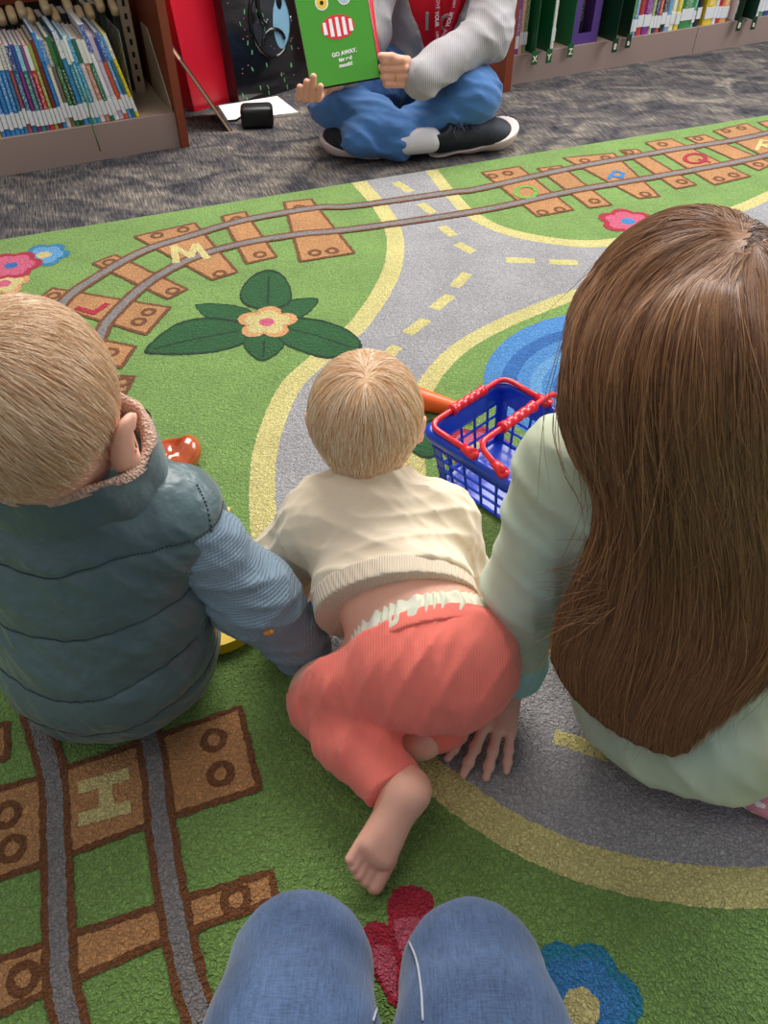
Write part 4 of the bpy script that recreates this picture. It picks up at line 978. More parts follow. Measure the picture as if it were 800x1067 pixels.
S = SDF((.11,.47,.04), (.21,.56,.13), .0025); S.cone((.1585,.512,.092), (.1575,.512,.072), .0345, .033, k=.001); sdf_obj('sleeve_cuff', S, mat('mint_rib_cuff', '#9cc9c6', .85, bump=[('noise', 400, .3, .001)]), girl, 1)
S = SDF((.30,.33,-.002), (.62,.95,.17), .004); S.ell((.40,.49,.06), (.12,.10,.06), k=.02); S.chain([V3(.34,.54,.07), V3(.26,.78,.10), V3(.38,.85,.06)], [.075,.062,.045], k=.03); S.chain([V3(.45,.49,.07), V3(.53,.74,.08), V3(.37,.80,.05)], [.08,.062,.045], k=.03)
S.ell((.455,.412,.032), (.085,.068,.034), k=.01)
S.cut((0,0,.0025), (0,0,-1))
m = bpy.data.materials.new('pink_dotted_cotton'); m.use_nodes = True; nt = m.node_tree; N = nt.nodes; L = nt.links; b = N['Principled BSDF']; b.inputs['Roughness'].default_value = .85
tc = N.new('ShaderNodeTexCoord'); v = N.new('ShaderNodeTexVoronoi'); v.inputs['Scale'].default_value = 75; L.new(tc.outputs['Object'], v.inputs['Vector']); r = N.new('ShaderNodeMath'); r.operation = 'LESS_THAN'; r.inputs[1].default_value = .27; L.new(v.outputs['Distance'], r.inputs[0])
mx = N.new('ShaderNodeMix'); mx.data_type = 'RGBA'; mx.inputs[6].default_value = lin('#dd8fa2'); mx.inputs[7].default_value = lin('#f2e6e6'); L.new(r.outputs[0], mx.inputs[0]); L.new(mx.outputs[2], b.inputs['Base Color'])
sdf_obj('dotted_trousers', S, m, girl, 1)
# long hair: guides from the crown, over the skull, down the back
GU = [(-.02, [(744,238,.585),(700,216,.60),(640,236,.60),(603,300,.60),(588,370,.60),(581,430,.61),(598,478,.655),(622,520,.69),(606,590,.725),(582,640,.745),(574,690,.765)]),
      (.12, [(744,240,.565),(690,240,.575),(634,280,.575),(606,350,.575),(600,430,.585),(622,500,.655),(632,560,.70),(608,630,.733),(592,690,.755),(592,722,.77)]),
      (.28, [(745,242,.55),(700,262,.545),(655,320,.54),(634,400,.55),(640,480,.60),(655,560,.68),(640,640,.725),(620,700,.75),(622,752,.77)]),
      (.5, [(747,246,.535),(715,285,.515),(690,350,.505),(680,430,.53),(688,510,.60),(694,590,.68),(690,660,.72),(670,730,.75),(660,776,.765)]),
      (.72, [(750,250,.53),(738,300,.505),(730,370,.50),(728,450,.535),(735,530,.61),(745,610,.68),(738,690,.725),(712,750,.75),(706,790,.765)]),
      (.88, [(754,252,.535),(768,300,.51),(772,370,.505),(772,450,.54),(778,530,.61),(788,610,.67),(780,680,.715),(752,735,.74),(735,768,.755)]),
      (1.05, [(760,252,.55),(800,290,.535),(815,370,.53),(818,450,.56),(822,530,.62),(828,600,.67),(815,660,.70),(795,700,.72),(775,735,.74)]),
      (1.25, [(764,246,.57),(825,270,.58),(850,350,.58),(856,430,.59),(860,510,.63),(862,580,.67),(850,640,.69),(830,680,.71),(815,705,.72)])]
NG = 26; us = []; GP = []
for u_, pl in GU:
    pl = [(x+max(0, 300-y)*.28, y+max(0, 310-y)*.40, d) for x, y, d in pl]; pts = np.array([tuple(atd(x, y, d)) for x, y, d in pl]); pts = np.array(smooth_path(pts, 6)); L_ = np.concatenate([[0], np.cumsum(np.linalg.norm(np.diff(pts, axis=0), axis=1))]); L_ /= L_[-1]
    GP.append(np.array([[np.interp(t, L_, pts[:, i]) for i in range(3)] for t in np.linspace(0, 1, NG)])); us.append(u_)
GP = np.array(GP)
def hguide(u):
    u = np.clip(u, us[0], us[-1]); i = min(max(np.searchsorted(us, u)-1, 0), len(us)-2); f = (u-us[i])/(us[i+1]-us[i])
    p0 = GP[max(i-1, 0)]; p1 = GP[i]; p2 = GP[i+1]; p3 = GP[min(i+2, len(us)-1)]
    return push(.5*(2*p1+(p2-p0)*f+(2*p0-5*p1+4*p2-p3)*f*f+(3*p1-p0-3*p2+p3)*f**3))
def push(g_):
    for j in range(int(NG*.45)):
        q = np.array(RRG).T@(g_[j]-HG); rr_ = np.array(RG)+.009; k_ = np.linalg.norm(q/rr_)
        if k_ < 1.0: g_[j] = HG+RRG@(q/k_)
    return g_
NU = 44; uu = np.linspace(us[0], us[-1], NU); G = np.array([hguide(u) for u in uu])
cen = G.mean(axis=0)
inner = G.copy()
for i in range(NU):
    for j in range(NG):
        f = j/(NG-1)
        if f < .42: tgt = np.array(HG); dv = unit(tgt-G[i, j]); inner[i, j] = G[i, j]+dv*min(.05, .05*min(1, j/3+.3))
        else: inner[i, j] = G[i, j]+V3(0, .75, -.1)*.016*(1-.6*(f-.42)/.58)
outer = G.copy()
for i in range(NU):
    for j in range(NG):
        f = j/(NG-1); back = V3(0, -.7, .25); outer[i, j] = G[i, j]-back*.003+back*.0025*math.sin(uu[i]*70+3*math.sin(f*5))*min(1, f*2)
V = np.concatenate([outer.reshape(-1, 3), inner.reshape(-1, 3)]); Fq = []; n1 = NU*NG
for i in range(NU-1):
    for j in range(NG-1):
        a = i*NG+j; Fq.append((a, a+1, a+NG+1, a+NG)); Fq.append((n1+a, n1+a+NG, n1+a+NG+1, n1+a+1))
for i in range(NU-1):
    for j in (0, NG-1): a = i*NG+j; Fq.append((a, a+NG, n1+a+NG, n1+a) if j else (a+NG, a, n1+a, n1+a+NG))
for j in range(NG-1):
    for i in (0, NU-1): a = i*NG+j; Fq.append((a, n1+a, n1+a+1, a+1))
me = bpy.data.meshes.new('hair'); me.from_pydata([tuple(v) for v in V], [], Fq)
M_HG = mat('brown_hair_mass', '#4e2d1a', .5, .3, col2='#6a4024', vscale=4, stretch=(30, 30, 2), bump=[('noise', 8, .6, .004)])
hairG = link('hair', me, M_HG, None, True); P(hairG, girl)
# crown cap so the skull is covered on every side but the face
S = SDF(HG-.125, HG+.125, .003); S.ell(HG, np.array(RG)+.0078, RRG, k=.001); S.cut(HG+RRG@V3(0,.045,0), RRG@unit((0,.9,-.35))); cg = sdf_obj('hair_crown', S, M_HG, hairG, 1)
C = []
wave = lambda ph, f: math.sin(ph+f*7)*.0025+math.sin(ph*2.3+f*15)*.0012
for i in range(15000):
    cl = round(rng.uniform(0, 45))/45*1.27-.02; u = cl+rng.normal()*.016 if rng.random() < .5 else rng.uniform(-.03, 1.25)
    p = hguide(u).copy(); u2 = u+rng.normal()*.05; pe_ = hguide(u2); wq = np.linspace(0, 1, NG)[:, None]**1.5; p = p*(1-wq)+pe_*wq; ph = round(u*28)*1.7+rng.normal()*.5; dep = rng.uniform(-.004, .006); end = rng.uniform(.84, 1.0); st = 0 if rng.random() < .8 else rng.uniform(0, .25)
    t = np.linspace(st, end, 22); idx = t*(NG-1); a = np.array([np.interp(idx, np.arange(NG), p[:, k]) for k in range(3)]).T
    for j, f in enumerate(t):
        w_ = min(1, f*2.5); a[j] += V3(wave(ph, f)+rng.normal()*.0003, -.7*dep*w_-.002, .3*dep*w_+.002*(1-f)) if True else 0
    C.append(a)
crown = unit(np.array(RRG).T@((np.array(atd(764, 266, .54))-HG))/np.array(RG))
tG = cap_test((0,.9,-.35), (0,.045,0))
for q in scalp_points(HG, RG, RRG, 5200, lambda q: tG(q, RG) and (q-crown)@(q-crown) < 2.6 and rng.random() < (1.0 if q[1] > -.35 else .35)):
    v = q.copy(); pts = []; L_ = rng.uniform(.07, .13); lf = rng.uniform(.0, .004); pert = rng.normal(size=3)*.06
    for j in range(14):
        pts.append(HG+RRG@(v*(np.array(RG)+.009+lf))); d = unit(v-crown+1e-3)*.7+V3(-.1, .05, -.75)+pert; d = d-v*(d@v); v = unit(v+unit(d)*L_/13/.09)
        if v[2] < -.5: break
    if len(pts) > 2: C.append(np.array(pts))
for i in range(650):  # flyaway strands
    u = rng.uniform(0, 1.2); p = hguide(u).copy(); st = rng.uniform(0, .7); end = min(1, st+rng.uniform(.15, .5)); t = np.linspace(st, end, 16); a = np.array([np.interp(t*(NG-1), np.arange(NG), p[:, k]) for k in range(3)]).T
    am = rng.uniform(.006, .022); dr = unit(rng.normal(size=3)+V3(0, -1.2, .6)); sw = rng.normal()*.02
    for j in range(16): f = j/15; a[j] += dr*am*math.sin(PI*f*.9)+V3(sw*f*f, 0, 0)
    C.append(a)
for i in range(46):  # wisps fanning over the left shoulder
    y0 = rng.uniform(560, 650); p0 = np.array(atd(rng.uniform(620, 650), y0, .715)); ex = rng.uniform(550, 600); p2 = np.array(atd(ex, y0+rng.uniform(-10, 50), .735)); p1 = (p0+p2)/2+V3(-.005, -.012, rng.uniform(.005, .02)); 
    t = np.linspace(0, 1, 14)[:, None]; C.append((1-t)**2*p0+2*t*(1-t)*p1+t*t*p2)
strands('hair_strands', C, .00024, hair_mat('brown_strands', '#5c3420', '#b98452', .36, .5), hairG)
FL = lambda a, b, n: [float(v) for v in np.linspace(a, b, n)]
# ---------- reader sitting cross legged ----------
M_DEN = mat('blue_denim', '#4370a8', .75, .3, sheen=.2, var=.22, vscale=9, bump=[('noise', 30, .35, .006), ('noise', 700, .3, .0005)])
M_CARD = mat('light_grey_rib_knit', '#a09b9c', .9, .15, sheen=.25, var=.06, vscale=15, bump=[('X', 60, .45, .002), ('noise', 20, .3, .004)])
M_TEE = mat('red_jersey', '#d01c2e', .8, .2, var=.06, vscale=10)
RK = at(350, 106, .115); LK = at(492, 100, .135); LA = at(375, 143, .055); RA = at(436, 143, .055)
n3 = lambda v: V3(*v)
HR = V3(.165, 2.64, .725); RR = (.076, .096, .100); RRR = rotm(-.35, 0, PI)   # faces the camera side, looking at the book
RW_, LW_ = V3(-.13, 2.37, .185), n3(atY(434, 80, 2.30))
LE = n3(atY(508, 38, 2.47)); RE = V3(-.045, 2.52, .27)
S = SDF((-.30,2.15,-.01), (.50,2.98,.90), .007)
g = head_sdf(S, HR, RR, RRR); S.cone(HR+V3(0,.01,-.06), V3(.165,2.70,.53), .05, .055, k=.03)
S.chain([V3(.125,2.76,.13), V3(.15,2.74,.30), V3(.165,2.72,.46)], [.12,.10,.10], k=.04)
S.chain([V3(.0,2.71,.50), RE, RW_], [.045,.036,.024], k=.03); S.chain([V3(.33,2.70,.50), LE, LW_], [.045,.036,.024], k=.03)
S.chain([V3(.03,2.72,.12), n3(RK), n3(at(388,125,.085)), n3(at(412,142,.055)), n3(RA)], [.06,.035,.03,.03,.026], k=.02); S.chain([V3(.22,2.72,.12), n3(LK), n3(at(430,134,.055)), n3(LA)], [.06,.035,.028,.026], k=.02)
# the hand holding the right edge of the book: knuckles to the right, fingers curled round the edge
Hh = SDF((-.08,2.16,.12), (.16,2.42,.34), .0022)
k0 = atY(424, 76, 2.285)
Hh.ell(n3(atY(420, 76, 2.305)), (.030,.026,.036), k=.01); Hh.cone(n3(atY(424, 77, 2.31)), LW_, .026, .024, k=.01)
for i, (y, xr, xl) in enumerate(((63, 418, 400), (71, 420, 399), (79.5, 420, 400), (87, 418, 403))):
    a = n3(atY(xr+1, y, 2.275)); b = n3(atY(xl, y+.5, 2.262)); c = b+V3(-.004, .022, -.002); e = n3(atY(xr+6, y+.3, 2.295))
    Hh.cone(e, a, .0125, .0115, k=.004); Hh.cone(a, b, .0115, .0105, k=.002); Hh.cone(b, c, .0105, .009, k=.003)
th0 = n3(atY(421, 66, 2.29)); th1 = n3(atY(408, 60, 2.268)); th2 = n3(atY(397, 59, 2.262)); Hh.cone(th0, th1, .015, .0125, k=.006); Hh.cone(th1, th2, .012, .0105, k=.003)
# the hand under the left corner: fingers come up in front of the covers
Hl = SDF((-.30,2.16,.08), (-.08,2.44,.28), .0022)
pc_ = n3(atY(336, 87, 2.285)); Hl.ell(pc_, (.032,.018,.030), k=.01); Hl.cone(RW_, pc_, .024, .024, k=.01)
for i, (xt, yt, xb, yb) in enumerate(((312.5, 91, 311, 102), (319.5, 85.5, 318, 103), (326.5, 80, 325, 103.5), (334, 90, 331.5, 103))):
    tip = n3(atY(xt, yt, 2.198)); mid = n3(atY(xb, yb, 2.202)); bk = n3(atY(xb+5, yb-6, 2.255))
    r = .0098 if i < 3 else .009; Hl.cone(tip, mid, r*.9, r, k=.0015); Hl.cone(mid, bk, r, r*1.1, k=.0015); Hl.cone(bk, pc_, r*1.1, r*1.3, k=.003)
reader = person('person', [S, Hh, Hl], M_SKIN_ADULT, 'adult in grey cardigan and blue jeans sitting cross-legged on carpet holding up the green book')
eyes(g, RR, reader, RRR)
def ringmesh(c, ax, R_, r, m, nm, par):
    mb = MB(); ax = Vector(ax).normalized(); u = ax.orthogonal().normalized(); v = ax.cross(u)
    mb.tube([Vector(c)+u*math.cos(2*PI*i/20)*R_+v*math.sin(2*PI*i/20)*R_ for i in range(20)], r, 6, closed=True); return mb.build(nm, m, par, True)
ra = n3(atY(420, 79.5, 2.275)); rb = n3(atY(400, 80, 2.262)); ringmesh(ra*.55+rb*.45, rb-ra, .0118, .0012, mat('gold', '#d8a545', .25, metal=1), 'gold_ring', reader)
# jeans: wide legs crossed
S = SDF((-.30,2.15,-.0095), (.50,2.98,.30), .006)
S.ell((.125,2.76,.12), (.17,.13,.13), k=.04)
S.chain([V3(.22,2.70,.12), n3(LK)], [.10,.078], k=.03); S.chain([n3(LK), n3(at(430,134,.055)), n3(LA)], [.072,.058,.055], k=.012)
S.chain([V3(.03,2.70,.12), n3(RK)], [.10,.075], k=.03); S.chain([n3(RK), n3(at(388,125,.085)), n3(at(416,143,.052))], [.070,.062,.054], k=.03)
S.cone(n3(at(392,130,.05)), n3(at(414,148,.035)), .045, .044, k=.03); S.cone(n3(at(402,146,.03)), n3(at(419,158,.012)), .03, .02, k=.03); S.ell(n3(LK), (.08,.085,.075), k=.03)
S.disp(ridges(51, .018, .07, (.3,.6,1), 4)); S.disp(ridges(52, .007, .035, (.5,.6,.8), 4)); S.cut((0,0,-.008), (0,0,-1))
pa = at(426, 146, .05); S.cut(tuple(pa), tuple((at(445,143,.05)-at(415,152,.04)).normalized()) ) if False else None
X, Y, Z = S.grid(); nn = unit(n3(RA)-n3(at(400,140,.06))); pp = n3(at(424,149,.045)); near = (np.sqrt((X-pp[0])**2+(Y-pp[1])**2) < .13) & (Y < pp[1]+.06)
jeans = sdf_obj('jeans', S, M_DEN, reader, 1)
M_SOCK = mat('white_sock', '#d9d4d6', .9, .1, bump=[('noise', 60, .5, .003)])
S = SDF((-.02,2.15,-.01), (.40,2.55,.16), .004); S.cone(n3(at(418,148,.045)), n3(at(448,146,.045)), .036, .034, k=.02); sdf_obj('sock', S, M_SOCK, reader, 1)
# shoes
M_SHOE = mat('black_mesh_shoe', '#1c2028', .6, .4, var=.3, vscale=60, bump=[('noise', 200, .5, .001)]); M_SOLE = mat('pale_pink_foam', '#e6cfc8', .6)
def shoe(heel, toe, upv, nm='shoe', socky=False):
    heel = n3(heel); toe = n3(toe); f = unit(toe-heel); upv = unit(V3(*upv)-f*(V3(*upv)@f)); s = np.cross(f, upv); L_ = np.linalg.norm(toe-heel); Rm = np.stack([s, f, upv], 1)
    c = heel+f*L_*.5; lo = c-.2; hi = c+.2; lo[2] = -.01
    A_ = SDF(lo, hi, .0035)
    A_.ell(heel+f*.18*L_, (.036,.052,.05), Rm, k=.02); A_.ell(heel+f*.55*L_-upv*.004, (.042,.09,.042), Rm, k=.03); A_.ell(heel+f*.80*L_-upv*.008, (.046,.062,.036), Rm, k=.02)
    A_.ell(heel+f*.12*L_+upv*.06, (.026,.032,.04), Rm, k=.01, op='sub'); A_.cut(c-upv*.030, -upv)
    o = sdf_obj(nm, A_, M_SHOE, reader, 1)
    B_ = SDF(lo, hi, .0035); B_.ell(heel+f*.18*L_, (.042,.058,.06), Rm, k=.02); B_.ell(heel+f*.55*L_, (.046,.095,.06), Rm, k=.03); B_.ell(heel+f*.85*L_, (.049,.066,.064), Rm, k=.02)
    B_.cut(c-upv*.020, upv-f*.22); B_.cut(c-upv*.050, -upv); sdf_obj('sole', B_, M_SOLE, o, 1)
    mb = MB()
    for j in range(5):
        p = heel+f*L_*(.34+.075*j)+upv*(.044-.004*j); mb.tube([p-s*.022, p+upv*.005, p+s*.022], .0022, 5)
    p = heel+f*L_*.33+upv*.045
    for sg in (-1, 1): mb.tube([p, p+s*sg*.02+upv*.012, p+s*sg*.036+f*.01-upv*.004, p+s*sg*.02+f*.012, p], .002, 5); mb.tube([p, p+s*sg*.03-f*.02-upv*.004, p+s*sg*.045-f*.012-upv*.02], .002, 5)
    mb.build('lace', mat('dark_violet_lace', '#3a3350', .8), o, True); return o
shoe(at(443,146,.045), at(531,133,.048), (-.05,-.42,.9))
shoe(at(395,146,.04), at(349,141,.04), (.05,-.2,.9))
# t-shirt, cardigan
S = SDF((-.05,2.55,.12), (.40,2.90,.60), .006); S.chain([V3(.13,2.755,.18), V3(.15,2.735,.30), V3(.165,2.72,.46)], [.135,.122,.118], k=.04); S.cone((.06,2.72,.48), (.27,2.71,.48), .07, .07, k=.03); S.disp(folds(61, .006, 35, 5)); tee = sdf_obj('t_shirt', S, M_TEE, reader, 1)
S = SDF((-.16,2.20,.08), (.50,2.92,.64), .006)
S.chain([V3(.12,2.77,.17), V3(.15,2.75,.30), V3(.165,2.73,.46)], [.165,.145,.138], k=.04); S.cone((.03,2.72,.50), (.30,2.71,.50), .075, .075, k=.03)
# open front
X, Y, Z = S.grid(); lx = .085+(.40-Z)*-.15; ln = .095+(Z-.2)*.10
xc = .155+(Z-.3)*.03; hw = .030+np.clip(Z-.20, 0, .4)*.42
wedge = np.maximum(np.abs(X-xc)-hw, Y-2.69); S.D = np.maximum(S.D, -wedge).astype(np.float32)
S.chain([V3(.0,2.70,.50), RE, RW_+V3(.02,.03,.01)], [.07,.060,.045], k=.03); S.chain([V3(.33,2.69,.50), LE, LE*.35+LW_*.65, LW_+V3(.012,0,-.004)], [.075,.062,.052,.054], k=.03)
S.disp(ridges(62, .012, .05, (1,.1,.5), 4))
card = sdf_obj('cardigan', S, M_CARD, reader, 1)
# shirt print
M_GP = mat('grey_print', '#a39a98', .8)
def on(o, x, y, off=.001):
    p, n = surf(o, x, y); return (p+n*off, n) if p is not None else (None, None)
def printed(o, txt, x, y, size, rot, m, par, nm='print', bold=.001):
    p, n = on(o, x, y)
    if p is None: p, n = atY(x, y, 2.61), Vector((0,-1,.1))
    up_ = Vector((0,0,1)); rt = up_.cross(n).normalized(); up2 = n.cross(rt); X_ = rt*math.cos(rot)+up2*math.sin(rot); Y_ = up2*math.cos(rot)-rt*math.sin(rot)
    return text_mesh(txt, size, frameM(p, X_, Y_), m, par, nm, ext=.004, bold=bold)
printed(tee, '1', 445, 23, .065, .0, M_GP, tee); printed(tee, 'C', 464, 24, .06, 0, M_GP, tee)
# reader's hair, shoulder length
M_HR = mat('dark_blond_hair', '#7a5638', .5, bump=[('noise', 40, .4, .003)]); capR = hair_cap(HR, RR, RRR, .012, (0,.75,-.65), V3(0,-.02,-.02), M_HR, reader, .005)
C = []
for q in scalp_points(HR, RR, RRR, 2600, lambda q: q[2] > -.1 and q[1] < .55):
    v = q.copy(); pts = []; L_ = rng.uniform(.16, .24)
    for j in range(12):
        f = j/11; pts.append(HR+RRR@(v*(np.array(RR)+.014)) if v[2] > -.35 else pts[-1]+V3(0, .001, -.014)); d = v*V3(1, 1, 0)+V3(0, 0, -1); d = d-v*(d@v); v = unit(v+unit(d)*L_/11/.1)
    C.append(np.array(pts))
strands('hair_strands', C, .0004, hair_mat('dark_blond_strands', '#5a3a24', '#a87c50'), capR)
# lanyard
M_LAN = mat('red_ribbon', '#cf1330', .6, .3); M_WT = mat('white_print', '#f0e8ea', .6)
ly = empty('lanyard', (.165, 2.60, .20)); tag(ly, 'red lanyard with white lettering hanging over the red shirt', 'lanyard')
end = atY(455, 60, 2.585)
def strap(m, pts, w):
    vs = []
    for p, q in zip(pts, pts[1:]+[pts[-1]+(pts[-1]-pts[-2])]):
        t = (q-p).normalized(); sd = t.cross(Vector((0,-1,.1))).normalized()
        vs += [p+sd*w/2, p-sd*w/2, p-sd*w/2+Vector((0,.0015,0)), p+sd*w/2+Vector((0,.0015,0))]
    n = len(pts); m.add(vs, [(4*i+a, 4*i+(a+1) % 4, 4*i+4+(a+1) % 4, 4*i+4+a) for i in range(n-1) for a in range(4)]+[(0,1,2,3), (4*n-1,4*n-2,4*n-3,4*n-4)])
l1 = [Vector((.115,2.70,.60)), Vector((.112,2.61,.53)), Vector((.13,2.585,.42)), atY(455, 0, 2.58), atY(456, 30, 2.583), end]
l2 = [Vector((.22,2.70,.60)), Vector((.225,2.61,.53)), Vector((.22,2.582,.42)), atY(475, 2, 2.575), atY(466, 30, 2.578), end+Vector((0,-.003,0))]
part('strap', M_LAN, ly, lambda m: strap(m, [Vector(p) for p in smooth_path([tuple(q) for q in l1], 4)], .020)); part('strap', M_LAN, ly, lambda m: strap(m, [Vector(p) for p in smooth_path([tuple(q) for q in l2], 4)], .020))
part('clip', mat('silver', '#b8b8bc', .3, metal=1), ly, lambda m: m.tube([end, end+Vector((0,-.004,-.05))], .004, 8), True)
def ltext(txt, p, q, Yp, sz, bold):
    a = atY(*p, Yp); b = atY(*q, Yp); text_mesh(txt, sz, frameM((a+b)/2+Vector((0,-.003,0)), b-a, Vector((1,0,0)) if b.z < a.z else Vector((-1,0,0))), M_WT, ly, 'lettering', ext=.0003, bold=bold)
ltext('LOVE', (456,-4), (456,9), 2.580, .013, 0); ltext('YOUR', (455,11), (455,28), 2.5815, .014, .0005); ltext('LIBRARY', (455.5,30), (455.5,50), 2.583, .010, 0)
ltext('YOUR', (466,28), (471,12), 2.5735, .014, .0005); ltext('LIBRARY', (472,9), (476,-10), 2.572, .010, 0); ltext('LOVE', (460,42), (465,30), 2.5755, .012, 0)

# green picture book
BLc = atY(325, 94, 2.225); BRc = atY(396, 81.5, 2.265); ux = (BRc-BLc).normalized(); TL = atY(304, 0, 2.31); uy = (TL-BLc); uy = (uy-ux*uy.dot(ux)).normalized(); nz = ux.cross(uy); Wb = (BRc-BLc).length; Hb = .285
bk = empty('picture_book', tuple(BLc)); tag(bk, 'large green picture book held open upright by the adult in the cardigan', 'book')
Rb_ = Matrix((ux, uy, nz)).transposed()
def bq(m, x0, x1, y0, y1, z0, z1): m.box(BLc+Rb_@Vector(((x0+x1)/2, (y0+y1)/2, (z0+z1)/2)), (x1-x0, y1-y0, z1-z0), Rb_)
M_BG = mat('grass_green_page', '#46942a', .3, .5, coat=.15)
part('front_page', M_BG, bk, lambda m: bq(m, 0, Wb, .003, Hb, -.001, 0)); part('pages', M_PAGES, bk, lambda m: bq(m, 0, Wb-.002, .004, Hb-.002, -.008, -.0012))
part('board_cover', mat('black_board', '#16181a', .4), bk, lambda m: bq(m, -.002, Wb+.003, 0, Hb+.003, -.011, -.0082))
def redp(m):
    o_ = lambda x, y, z: BLc+Rb_@Vector((x, y, z)); m.add([o_(Wb+.0035, .055, -.004), o_(Wb+.014, .05, -.03), o_(Wb+.024, Hb, -.03), o_(Wb+.0035, Hb, -.004)], [(0,1,2,3)])
part('red_page', mat('red_page', '#d02a34', .4), bk, redp)
def onb(x, y):   # page coordinates of a photo spot
    d = (atd(x, y, 1)-Vector((0,0,CAM_H))); t = (BLc-Vector((0,0,CAM_H))).dot(nz)/d.dot(nz); p = Vector((0,0,CAM_H))+d*t-BLc; return p.dot(ux), p.dot(uy)
for tx, (x, y), sz in (('GO AWAY,', (358.7, 55), .0135), ('big red', (359.8, 61.3), .0125), ('mouth!', (360.3, 67.3), .0125)):
    a, b_ = onb(x, y); text_mesh(tx, sz, frameM(BLc+Rb_@Vector((a, b_, .0004)), ux*math.cos(.06)+uy*math.sin(.06), uy*math.cos(.06)-ux*math.sin(.06)), M_WT, bk, 'lettering', ext=.0003, bold=.0004)
M_RP = mat('red_print', '#d8323a', .4); M_YP = mat('yellow_print', '#e8c040', .4); M_BP = mat('black_print', '#141414', .4); M_LP = mat('grey_blue_print', '#a9bcc4', .4)
def dsc(m, c, rx, ry, z, n=24):
    m.add([BLc+Rb_@Vector((c[0]+math.cos(2*PI*i/n)*rx, c[1]+math.sin(2*PI*i/n)*ry, z)) for i in range(n)], [tuple(range(n))])
cm = onb(352, 28)
part('printed_oval', M_RP, bk, lambda m: dsc(m, cm, .044, .028, .0004))
def wh_(m):
    for k in range(5):
        x = cm[0]-.034+.017*k; h0 = .022*math.sqrt(max(.05, 1-((x-cm[0])/.044)**2)); m.add([BLc+Rb_@Vector(p) for p in ((x-.005, cm[1]-h0, .0008), (x+.005, cm[1]-h0, .0008), (x+.004, cm[1]+h0, .0008), (x-.004, cm[1]+h0, .0008))], [(0,1,2,3)])
part('printed_stripe_pattern', M_WT, bk, wh_)
for x, y in ((335, 3), (358, -3)):
    c_ = onb(x, y); part('printed_spot', M_WT, bk, lambda m: dsc(m, c_, .017, .017, .0004)); part('printed_spot', M_YP if x < 340 else M_LP, bk, lambda m: dsc(m, c_, .014, .014, .0008)); part('printed_spot', M_BP, bk, lambda m: dsc(m, c_, .005, .005, .0012))

# ---------- person behind the camera: kneeling, knees in view ----------
M_JN = mat('faded_blue_denim', '#536a8e', .8, .3, sheen=.25, col2='#3e5272', vscale=16, bump=[('noise', 14, .3, .006), ('noise', 45, .25, .002)])
nt = M_JN.node_tree; N = nt.nodes; L = nt.links; b = N['Principled BSDF']; mixn = b.inputs['Base Color'].links[0].from_node
w1 = N.new('ShaderNodeTexNoise'); mpp = N.new('ShaderNodeMapping'); mpp.inputs['Scale'].default_value = (900, 60, 60); tc = N.new('ShaderNodeTexCoord'); L.new(tc.outputs['Object'], mpp.inputs[0]); L.new(mpp.outputs[0], w1.inputs['Vector']); w1.inputs['Scale'].default_value = 1
w2_ = N.new('ShaderNodeTexNoise'); mpq = N.new('ShaderNodeMapping'); mpq.inputs['Scale'].default_value = (60, 900, 900); L.new(tc.outputs['Object'], mpq.inputs[0]); L.new(mpq.outputs[0], w2_.inputs['Vector']); w2_.inputs['Scale'].default_value = 1
ml = N.new('ShaderNodeMath'); ml.operation = 'ADD'; L.new(w1.outputs['Fac'], ml.inputs[0]); L.new(w2_.outputs['Fac'], ml.inputs[1]); rg = N.new('ShaderNodeMapRange'); rg.inputs[1].default_value = .75; rg.inputs[2].default_value = 1.25; rg.inputs[3].default_value = .72; rg.inputs[4].default_value = 1.28; L.new(ml.outputs[0], rg.inputs[0])
hv = N.new('ShaderNodeHueSaturation'); L.new(mixn.outputs[2], hv.inputs['Color']); L.new(rg.outputs[0], hv.inputs['Value']); L.new(hv.outputs[0], b.inputs['Base Color'])
S = SDF((-.32,-.42,-.01), (.32,.34,1.02), .008)
HK = V3(0, -.24, .86); g = head_sdf(S, HK, (.076,.096,.100), rotm(-.5, 0, 0)); S.cone(HK+V3(0,-.02,-.06), (0,-.28,.68), .05, .055, k=.03)
S.chain([V3(0,-.24,.22), V3(0,-.27,.42), V3(0,-.28,.60)], [.12,.11,.11], k=.04)
for sx in (-1, 1):
    S.chain([V3(sx*.17,-.27,.63), V3(sx*.20,-.24,.42), V3(sx*.12,-.13,.56)], [.045,.038,.026], k=.03); 
    S.chain([V3(sx*.09,-.22,.20), V3(sx*.078,.18,.085)], [.075,.04], k=.03); S.chain([V3(sx*.08,.18,.065), V3(sx*.09,-.20,.05)], [.04,.03], k=.02)
fing = []
for sx in (-1, 1):
    q = SDF((sx*.11-.08,-.20,.50), (sx*.11+.08,-.03,.74), .003); hand(q, V3(sx*.12,-.13,.56), V3(-sx*.3,.1,1), V3(sx*.6,-.8,.1), -sx, .17, curl=(.5,.6,.6,.6)); fing.append(q)
me_ = person('person', [S]+fing, M_SKIN_ADULT, 'person kneeling at the bottom edge with two knees in faded blue jeans'); eyes(g, (.076,.096,.1), me_, rotm(-.5, 0, 0))
S = SDF((-.26,-.40,-.004), (.26,.33,.40), .0045)
S.ell((0,-.22,.21), (.18,.14,.14), k=.04)
for sx, kx, ky in ((-1, -.0735, .196), (1, .0785, .189)):
    S.chain([V3(sx*.09,-.22,.20), V3(sx*.088,.02,.145), V3(kx*1.02,.13,.113), V3(kx,ky,.088)], [.100,.080,.069,.061], k=.02)
    S.chain([V3(kx,ky-.01,.075), V3(sx*.09,.0,.06), V3(sx*.09,-.2,.055)], [.060,.055,.045], k=.02)
